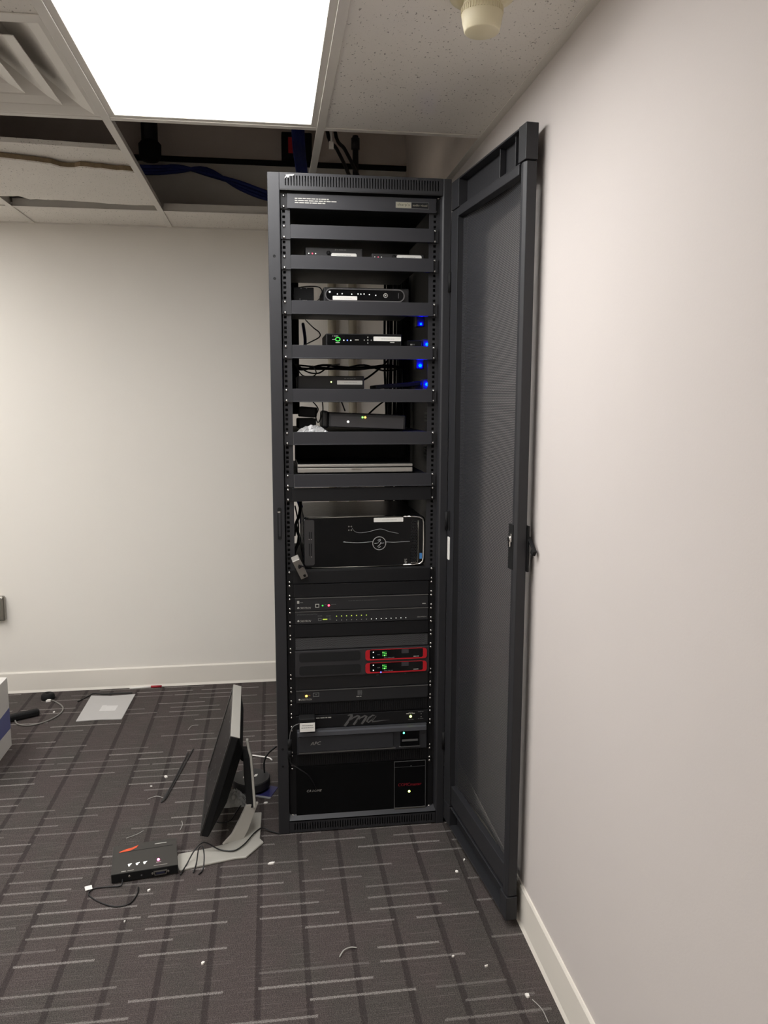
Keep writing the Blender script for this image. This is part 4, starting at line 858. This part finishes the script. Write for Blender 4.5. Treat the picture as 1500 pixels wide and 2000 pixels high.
# ================================================================== THINGS ON THE FLOOR
# monitor
t = thing('monitor', (-0.19, 0.13, 0), 'silver and black flat monitor standing on the carpet, seen from its edge', 'monitor')
t.rotation_euler = (0, 0, 0)
o0 = Vector((-0.248, -0.093, 0.070)); wv = Vector((-0.026, 1.0, 0)).normalized(); tilt = math.radians(17.6)
nv = Vector((-1, -0.026, 0)).normalized(); up = (Vector((0, 0, 1)) * math.cos(tilt) - nv * math.sin(tilt)); fw = up.cross(wv) * -1
fw = wv.cross(up) if wv.cross(up).dot(nv) > 0 else up.cross(wv)      # screen faces left
def MP(w, u, d): return o0 + wv * w + up * u - fw * d                # d = depth behind the screen
def mbox(w0, w1, u0, u1, d0, d1):
    b = MB(); vs = [MP(a, c, d) for a in (w0, w1) for c in (u0, u1) for d in (d0, d1)]
    return b.add(vs, [(0, 1, 3, 2), (4, 6, 7, 5), (0, 4, 5, 1), (2, 3, 7, 6), (0, 2, 6, 4), (1, 5, 7, 3)])
MWD, MHT = 0.455, 0.343
mbox(0, MWD, 0, MHT - 0.003, 0.004, 0.026).build('case', matte_m, t, bevel=0.002)
mbox(0.0, MWD, MHT - 0.003, MHT, 0.0, 0.030).build('top_edge', silver_m, t, bevel=0.001)
scr = MB(); a = [(0, 0), (MWD, 0), (MWD, MHT - 0.003), (0, MHT - 0.003)]; bb = [(0.016, 0.016), (MWD - 0.016, 0.016), (MWD - 0.016, MHT - 0.016), (0.016, MHT - 0.016)]
scr.add([MP(p[0], p[1], 0.0) for p in a] + [MP(p[0], p[1], 0.0) for p in bb] + [MP(p[0], p[1], 0.004) for p in a] + [MP(p[0], p[1], 0.004) for p in bb], [(i, (i + 1) % 4, 4 + (i + 1) % 4, 4 + i) for i in range(4)] + [(i, 8 + i, 8 + (i + 1) % 4, (i + 1) % 4) for i in range(4)] + [(4 + i, 4 + (i + 1) % 4, 12 + (i + 1) % 4, 12 + i) for i in range(4)])
scr.build('bezel', mat('monitor_bezel', (40, 39, 38), 0.4), t)
mbox(0.016, MWD - 0.016, 0.016, MHT - 0.016, 0.0025, 0.004).build('screen', mat('screen_glass', (24, 24, 25), 0.25), t)
bk = MB(); A = [(0.0, 0.0), (MWD, 0.0), (MWD, MHT - 0.004), (0.0, MHT - 0.004)]; B = [(0.05, 0.10), (MWD - 0.05, 0.10), (MWD - 0.05, MHT - 0.06), (0.05, MHT - 0.06)]
bk.add([MP(p[0], p[1], 0.026) for p in A] + [MP(p[0], p[1], 0.056) for p in B], [(i, (i + 1) % 4, 4 + (i + 1) % 4, 4 + i) for i in range(4)] + [(0, 1, 2, 3), (4, 5, 6, 7)])
bk.build('back_shell', matte_m, t, bevel=0.004)
# stand: V-shaped foot, leaning neck
foot = [(-0.318, -0.080), (-0.325, -0.120), (-0.305, -0.170), (-0.200, -0.143), (-0.135, -0.128), (-0.105, -0.128), (-0.050, -0.048), (-0.062, -0.024), (-0.058, 0.143), (-0.130, 0.145), (-0.136, 0.012), (-0.165, -0.040), (-0.230, -0.062)]
ft = MB().prism_z(foot, 0.0, 0.008).build('foot', silver_m, t, bevel=0.003)
b = MB(); P = [((-0.150, -0.030, 0.006), 0.070), ((-0.128, -0.018, 0.030), 0.055), ((-0.104, 0.000, 0.075), 0.046), ((-0.086, 0.012, 0.112), 0.042)]
pv = Vector((0.9, 0.35, 0)).normalized(); tv = Vector((-0.35, 0.9, 0)).normalized()
vs = []
for (c, wd) in P: c = Vector(c); vs += [c - pv * wd / 2 - tv * .004, c + pv * wd / 2 - tv * .004, c + pv * wd / 2 + tv * .006, c - pv * wd / 2 + tv * .006]
fs = [(0, 1, 2, 3), (12, 13, 14, 15)] + [(i * 4 + k, i * 4 + (k + 1) % 4, i * 4 + 4 + (k + 1) % 4, i * 4 + 4 + k) for i in range(3) for k in range(4)]
b.add(vs, fs).build('neck_base', silver_m, t, bevel=0.002)
def neckcol(P, name, m):
    vs = []
    for (x0, x1, y0, y1, z) in P: vs += [(x0, y0, z), (x1, y0, z), (x1, y1, z), (x0, y1, z)]
    n = len(P); MB().add(vs, [(0, 1, 2, 3), tuple(4 * n - 4 + i for i in range(4))] + [(i * 4 + k, i * 4 + (k + 1) % 4, i * 4 + 4 + (k + 1) % 4, i * 4 + 4 + k) for i in range(n - 1) for k in range(4)]).build(name, m, t, bevel=0.0015)
neckcol([(-0.104, -0.082, 0.004, 0.024, 0.100), (-0.112, -0.088, 0.030, 0.050, 0.200), (-0.114, -0.092, 0.044, 0.064, 0.255), (-0.118, -0.100, 0.055, 0.073, 0.285)], 'neck', matte_m)
neckcol([(-0.082, -0.074, 0.003, 0.026, 0.100), (-0.088, -0.080, 0.029, 0.052, 0.200), (-0.092, -0.084, 0.043, 0.066, 0.255), (-0.100, -0.092, 0.054, 0.076, 0.285), (-0.104, -0.096, 0.060, 0.076, 0.312)], 'neck_edge', silver_m)
hb = MB().cyl(MP(0.225, 0.215, 0.05), (-0.108, 0.062, 0.255), 0.018, n=14); hb.build('tilt_hinge', matte_m, t)
mon = t
tag(MB().tube([(-0.30, -0.190, 0.004), (-0.285, -0.150, 0.012), (-0.262, -0.120, 0.040), (-0.235, -0.09, 0.045), (-0.19, -0.085, 0.014), (-0.145, -0.095, 0.012), (-0.112, -0.065, 0.014), (-0.08, 0.0, 0.014), (-0.055, 0.03, 0.012), (-0.03, 0.02, 0.004), (0.0, 0.00, 0.004)], 0.0022, 7, sub=6).build('cable', cable_m), 'thin black cable draped over the monitor foot', 'cable')
tag(MB().tube([(-0.262, -0.185, 0.003), (-0.256, -0.150, 0.012), (-0.250, -0.125, 0.045), (-0.238, -0.125, 0.052), (-0.232, -0.145, 0.030), (-0.234, -0.175, 0.006), (-0.245, -0.195, 0.003)], 0.0020, 7, sub=6).build('cable', cable_m), 'small upright loop of black wire on the monitor foot leg', 'cable')

# small converter box
t = thing('converter_box', (-0.415, -0.115, 0), 'small black converter box with orange logo and glowing pink light', 'electronics box')
t.rotation_euler = (0, 0, math.radians(8.3))
def lbuild(b, name, m, parent, bevel=0): return b.build(name, m, parent, bevel=bevel, local=True)
bx, by, bz = 0.194, 0.156, 0.031
cs = lbuild(box(-bx / 2, bx / 2, -by / 2, by / 2, 0.003, bz), 'case', mat('converter_case', (50, 48, 45), 0.5, bump=0.1), t, 0.001)
lbuild(box(-bx / 2 + 0.001, bx / 2 - 0.001, -by / 2 - 0.001, -by / 2, 0.004, bz - 0.002), 'front_face', matte_m, t)
lbuild(MB().prism_z([(-0.078, 0.036), (-0.075, 0.042), (-0.055, 0.052), (-0.040, 0.055), (-0.020, 0.066), (-0.026, 0.052), (-0.045, 0.040)], bz, bz + 0.0005), 'orange_logo', orange_m, t)
lbuild(box(0.030, 0.066, 0.056, 0.060, bz, bz + 0.0005), 'lettering', grey_ink, t)
lbuild(box(-0.078, 0.085, 0.036, 0.0375, bz, bz + 0.0004), 'line_mark', matte_m, t)
for xx in (-0.045, -0.022, 0.0): lbuild(MB().prism_z([(xx - 0.005, -0.036), (xx + 0.007, -0.034), (xx + 0.002, -0.041), (xx + 0.001, -0.047), (xx - 0.003, -0.047)], bz, bz + 0.0008), 'light_mark', led_white, t)
lbuild(MB().lathe((0.040, -0.036, bz), [(0.001, 0), (0.004, 0), (0.003, 0.003), (0.001, 0.004)], 12), 'indicator_light', led_pink, t)
lbuild(box(0.033, 0.048, -0.050, -0.048, bz, bz + 0.0004), 'lettering', grey_ink, t); lbuild(box(0.026, 0.066, -0.066, -0.0645, bz, bz + 0.0004), 'lettering', grey_ink, t)
lbuild(box(-0.068, -0.055, -0.072, -0.069, bz, bz + 0.0004), 'lettering', grey_ink, t); lbuild(box(-0.050, -0.032, -0.071, -0.069, bz, bz + 0.0004), 'lettering', grey_ink, t)
yf = -by / 2 - 0.001
vg = lbuild(MB().ring_y([(0.028, 0.010), (0.062, 0.010), (0.065, 0.022), (0.025, 0.022)], [(0.030, 0.0115), (0.060, 0.0115), (0.0625, 0.0205), (0.0275, 0.0205)], yf - 0.006, yf), 'video_port', steel_m, t)
lbuild(box(0.032, 0.058, yf - 0.004, yf, 0.013, 0.019), 'port_core', mat('port_core_blue', (40, 42, 70), 0.5), vg)
for xx in (0.022, 0.068): lbuild(MB().cyl((xx, yf - 0.004, 0.016), (xx, yf, 0.016), 0.003, n=8), 'port_screw', steel_m, t)
lbuild(MB().lathe((-0.010, yf, 0.015), [(0.001, -0.001), (0.003, -0.001), (0.002, 0.001), (0.001, 0.001)], 10, 'y'), 'jack', dim_ink, t); lbuild(MB().lathe((-0.045, yf, 0.018), [(0.001, -0.001), (0.004, -0.001), (0.003, 0.001), (0.001, 0.001)], 10, 'y'), 'jack', steel_m, t)
for xx in (-0.085, 0.085):
    for yy in (-0.065, 0.065): lbuild(MB().cyl((xx, yy, 0), (xx, yy, 0.003), 0.005, n=10), 'rubber_foot', matte_m, t)
t = thing('power_lead', (-0.52, -0.24, 0), 'thin black lead with white tag curling in front of the converter box', 'cable')
MB().tube([(-0.468, -0.203, 0.012), (-0.470, -0.222, 0.004), (-0.505, -0.222, 0.003), (-0.545, -0.225, 0.003), (-0.556, -0.250, 0.003), (-0.520, -0.290, 0.003), (-0.470, -0.320, 0.003), (-0.430, -0.312, 0.003), (-0.415, -0.270, 0.003), (-0.418, -0.235, 0.003)], 0.0020, 7, sub=6).build('lead', cable_m, t)
MB().obox(Matrix.Translation((-0.562, -0.222, 0.005)) @ Matrix.Rotation(0.35, 4, 'Z') @ Matrix.Rotation(0.2, 4, 'X'), 0.020, 0.016, 0.0012).build('tag', paper_m, t)

# puck, bag, wires by the rack
t = thing('cable_reel', (-0.10, 0.335, 0), 'flat round black reel lying by the rack behind the monitor stand', 'cable reel')
rp = [(0.012, 0.0), (0.066, 0.0), (0.069, 0.003), (0.069, 0.030), (0.066, 0.034), (0.016, 0.034), (0.014, 0.030), (0.012, 0.030)]
MB().lathe((-0.098, 0.335, 0.012), rp, 56, smooth=False).build('body', dplast_m, t); MB().lathe((-0.098, 0.335, 0.010), [(0.001, 0), (0.050, 0), (0.050, 0.006), (0.001, 0.006)], 24).build('core', matte_m, t)
MB().prism_z([(-0.090, 0.330), (-0.078, 0.335), (-0.074, 0.352), (-0.084, 0.350)], 0.0462, 0.0472).build('paper_bit', paper_m, t); MB().prism_z([(-0.128, 0.325), (-0.122, 0.328), (-0.122, 0.340), (-0.128, 0.338)], 0.0462, 0.0472).build('paper_bit', paper_m, t)
MB().tube([(-0.050, 0.36, 0.044), (-0.050, 0.375, 0.085), (-0.035, 0.385, 0.110), (-0.012, 0.39, 0.128), (-0.004, 0.395, 0.131)], 0.0035, 8, sub=6).build('lead', cable_m, t)
t = thing('blister_pack', (-0.07, 0.30, 0), 'flat blue and clear retail pack under the round black reel', 'packaging')
MB().prism_z([(-0.16, 0.30), (-0.03, 0.245), (0.0, 0.325), (-0.12, 0.39)], 0.0, 0.0035).build('card', mat('pack_blue', (44, 44, 96), 0.4, var=0.3, scale=30), t); MB().prism_z([(-0.165, 0.297), (-0.03, 0.240), (-0.026, 0.247), (-0.16, 0.305)], 0.003, 0.006).build('clear_edge', film_m, t)
tag(crumple('plastic_bag', -0.165, 0.250, 0.0, 0.10, 0.10, 0.045, film_m, 21), 'crumpled clear plastic bag on carpet behind the monitor stand', 'plastic bag')
tag(MB().tube([(-0.100, 0.60, 0.004), (-0.098, 0.60, 0.006), (-0.066, 0.585, 0.006), (-0.035, 0.572, 0.005), (-0.022, 0.553, 0.003)], 0.0030, 7, sub=3).build('wire_piece', paper_m), 'bent white wire piece on carpet above the monitor stand', 'wire')
tag(MB().tube([(-0.24, 0.13, 0.003), (-0.20, 0.10, 0.003), (-0.165, 0.11, 0.003), (-0.145, 0.17, 0.004), (-0.125, 0.225, 0.004)], 0.0022, 7, sub=5).build('cable', cable_m), 'thin black cable curving around the plastic bag', 'cable')
# stick
t = thing('cable_ties', (-0.38, 0.48, 0), 'thin black bundle of cable ties lying slanted on carpet', 'cable ties')
for k, (ox, oy) in enumerate(((0, 0), (0.006, 0.01), (-0.005, -0.015))): MB().obox(Matrix.Translation((-0.381 + ox, 0.484 + oy, 0.003 + 0.0012 * k)) @ Matrix.Rotation(math.radians(80.5 + 1.2 * k), 4, 'Z'), 0.44 - 0.02 * k, 0.0045, 0.0014).build('tie', cable_m, t)

# plastic sleeve, cord, pen near the back wall
t = thing('plastic_sleeve', (-0.79, 1.21, 0), 'flat translucent white plastic sleeve with small label on carpet', 'plastic sleeve')
slv = mat('milky_plastic', (178, 176, 174), 0.35, var=0.05, scale=20)
MB().prism_z([(-0.894, 1.062), (-0.79, 1.068), (-0.694, 1.060), (-0.684, 1.366), (-0.80, 1.358), (-0.894, 1.374)], 0.0, 0.004).build('sleeve', slv, t, bevel=0.0015)
MB().prism_z([(-0.815, 1.165), (-0.742, 1.162), (-0.740, 1.225), (-0.792, 1.228), (-0.794, 1.236), (-0.813, 1.236)], 0.004, 0.0046).build('label', mat('pale_label', (206, 204, 202), 0.5), t)
tag(MB().tube([(-0.94, 1.30, 0.004), (-0.905, 1.365, 0.005), (-0.885, 1.395, 0.006), (-0.83, 1.375, 0.007), (-0.77, 1.385, 0.005), (-0.70, 1.372, 0.008)], 0.0028, 7, sub=5).build('cable', cable_m), 'short black wire along the far edge of the plastic sleeve', 'cable')
t = thing('pen', (-0.62, 1.44, 0), 'white pen with red cap lying against the back baseboard', 'pen')
MB().cyl((-0.725, 1.448, 0.005), (-0.622, 1.452, 0.005), 0.005, n=10).build('barrel', paper_m, t); MB().cyl((-0.622, 1.452, 0.0055), (-0.570, 1.452, 0.0055), 0.0058, n=10).build('cap', redink_m, t)
t = thing('plug_cord', (-1.09, 1.25, 0), 'black plug with thin grey cord looping on carpet by the carton', 'cord')
MB().lathe((-1.092, 1.365, 0), [(0.008, 0.0), (0.030, 0.0), (0.032, 0.006), (0.030, 0.024), (0.022, 0.030), (0.010, 0.030), (0.008, 0.02)], 20).build('plug', matte_m, t)
MB().prism_z([(-1.090, 1.318), (-1.070, 1.320), (-1.068, 1.334), (-1.085, 1.338)], 0.002, 0.010).build('prong', paper_m, t)
MB().tube([(-1.062, 1.33, 0.006), (-1.01, 1.27, 0.004), (-0.985, 1.21, 0.004), (-0.99, 1.14, 0.004), (-1.03, 1.07, 0.004), (-1.09, 1.04, 0.004), (-1.14, 1.06, 0.005), (-1.16, 1.09, 0.01)], 0.0032, 8, sub=6).build('cord', mat('grey_cord', (120, 117, 112), 0.5), t)
tag(MB().obox(Matrix.Translation((-1.135, 1.135, 0.016)) @ Matrix.Rotation(math.radians(30), 4, 'Z'), 0.130, 0.034, 0.030).build('power_brick', matte_m, bevel=0.008), 'black oblong power brick on carpet beside the carton', 'power adapter')

# carton at the left edge
t = thing('carton', (-1.30, 0.65, 0), 'white cardboard carton with blue printed band at the left edge', 'box')
bx0, bx1, by0, by1, hh = -1.50, -1.102, 0.46, 0.848, 0.292
b = MB(); th_ = 0.004
b.box(bx0, bx1, by0, by1, 0.0, th_).box(bx0, bx0 + th_, by0, by1, th_, hh).box(bx1 - th_, bx1, by0, by1, th_, hh).box(bx0 + th_, bx1 - th_, by0, by0 + th_, th_, hh).box(bx0 + th_, bx1 - th_, by1 - th_, by1, th_, hh)
b.build('body', carton_m, t)
MB().prism([(by0, 0.085), (by0, 0.150), (by1, 0.165), (by1, 0.075)], lambda q: (bx1, q[0], q[1]), lambda q: (bx1 + 0.0006, q[0], q[1])).build('blue_band', cartblue_m, t)
for (M, a, b_) in ((Matrix.Translation((bx1 - 0.10, 0.655, hh + 0.010)) @ Matrix.Rotation(math.radians(5), 4, 'Y'), 0.20, 0.385), (Matrix.Translation((bx0 + 0.10, 0.655, hh + 0.012)) @ Matrix.Rotation(math.radians(-6), 4, 'Y'), 0.20, 0.385)): MB().obox(M, a, b_, 0.004).build('flap', carton_m, t)

# paper scraps
scr = [((-0.384, -0.254), 0.011, 0.9, 'in front of the converter box'), ((-0.026, -0.164), 0.022, 0.3, 'in front of the rack left corner'),
       ((0.539, -0.286), 0.011, 2.3, 'left of the open door, nearer one'), ((0.577, -0.230), 0.010, 1.2, 'left of the open door, farther one'), ((0.520, -0.698), 0.010, 0.5, 'beside a dark carpet stripe at right'),
       ((0.592, -0.811), 0.016, 1.5, 'near the right baseboard, longest bit'), ((-0.201, -0.587), 0.014, 1.0, 'alone on the carpet at lower left centre'), ((0.444, -0.651), 0.007, 0.2, 'tiniest bit on the carpet at right'),
       ((-0.426, 0.468), 0.018, 1.9, 'left of the black cable ties'), ((-0.045, 0.215), 0.018, 0.2, 'by the rack left side'), ((-0.47, 0.40), 0.008, 0.1, 'small bit further left of the black cable ties'), ((-1.02, 1.19), 0.012, 0.6, 'inside the grey cord loop'), ((-0.43, -0.39), 0.007, 1.2, 'below the curled lead')]
for (c, s, a, lab) in scr:
    rr = random.Random(int(c[0] * 1000)); n = 6; pl = []
    for k in range(n):
        an = 2 * math.pi * k / n; q = s * 0.5 * rr.uniform(0.75, 1.2); pl.append((c[0] + q * math.cos(an) * math.cos(a) - q * 0.6 * math.sin(an) * math.sin(a), c[1] + q * math.cos(an) * math.sin(a) + q * 0.6 * math.sin(an) * math.cos(a)))
    tag(MB().prism(pl, lambda q: (q[0], q[1], 0.0), lambda q: (q[0], q[1], 0.003 + 0.002 * ((q[0] * 997) % 1))).build('paper_scrap', paper_m), 'white paper scrap ' + lab, 'paper scrap', 'paper scraps on the carpet')
tag(MB().tube([(0.150, -0.615, 0.003), (0.163, -0.596, 0.007), (0.182, -0.585, 0.005), (0.198, -0.586, 0.003)], 0.0018, 6, sub=4).build('wire_piece', grey_ink), 'short pale curved wire clipping on carpet in front of the rack', 'wire')
tag(MB().tube([(0.600, -0.825, 0.002), (0.612, -0.86, 0.004), (0.614, -0.90, 0.002)], 0.0010, 6, sub=4).build('wire_piece', grey_ink), 'thin pale thread on carpet near the right baseboard', 'wire')

for k, (pts, lab) in enumerate((([(-0.385, 0.90, 0.003), (-0.372, 0.935, 0.006), (-0.345, 0.945, 0.003)], 'curled pale thread on carpet right of the plastic sleeve'), ([(-0.47, 0.30, 0.002), (-0.44, 0.315, 0.004), (-0.41, 0.30, 0.002)], 'pale thread near the lower end of the cable ties'),
                                ([(-0.33, 0.07, 0.002), (-0.325, 0.10, 0.004), (-0.33, 0.13, 0.002)], 'short pale thread between the monitor and the cable ties'), ([(-0.50, 0.045, 0.002), (-0.47, 0.06, 0.004), (-0.45, 0.085, 0.002)], 'pale thread just behind the converter box'))):
    tag(MB().tube(pts, 0.0010, 6, sub=4).build('thread', grey_ink), lab, 'thread', 'threads on the carpet')
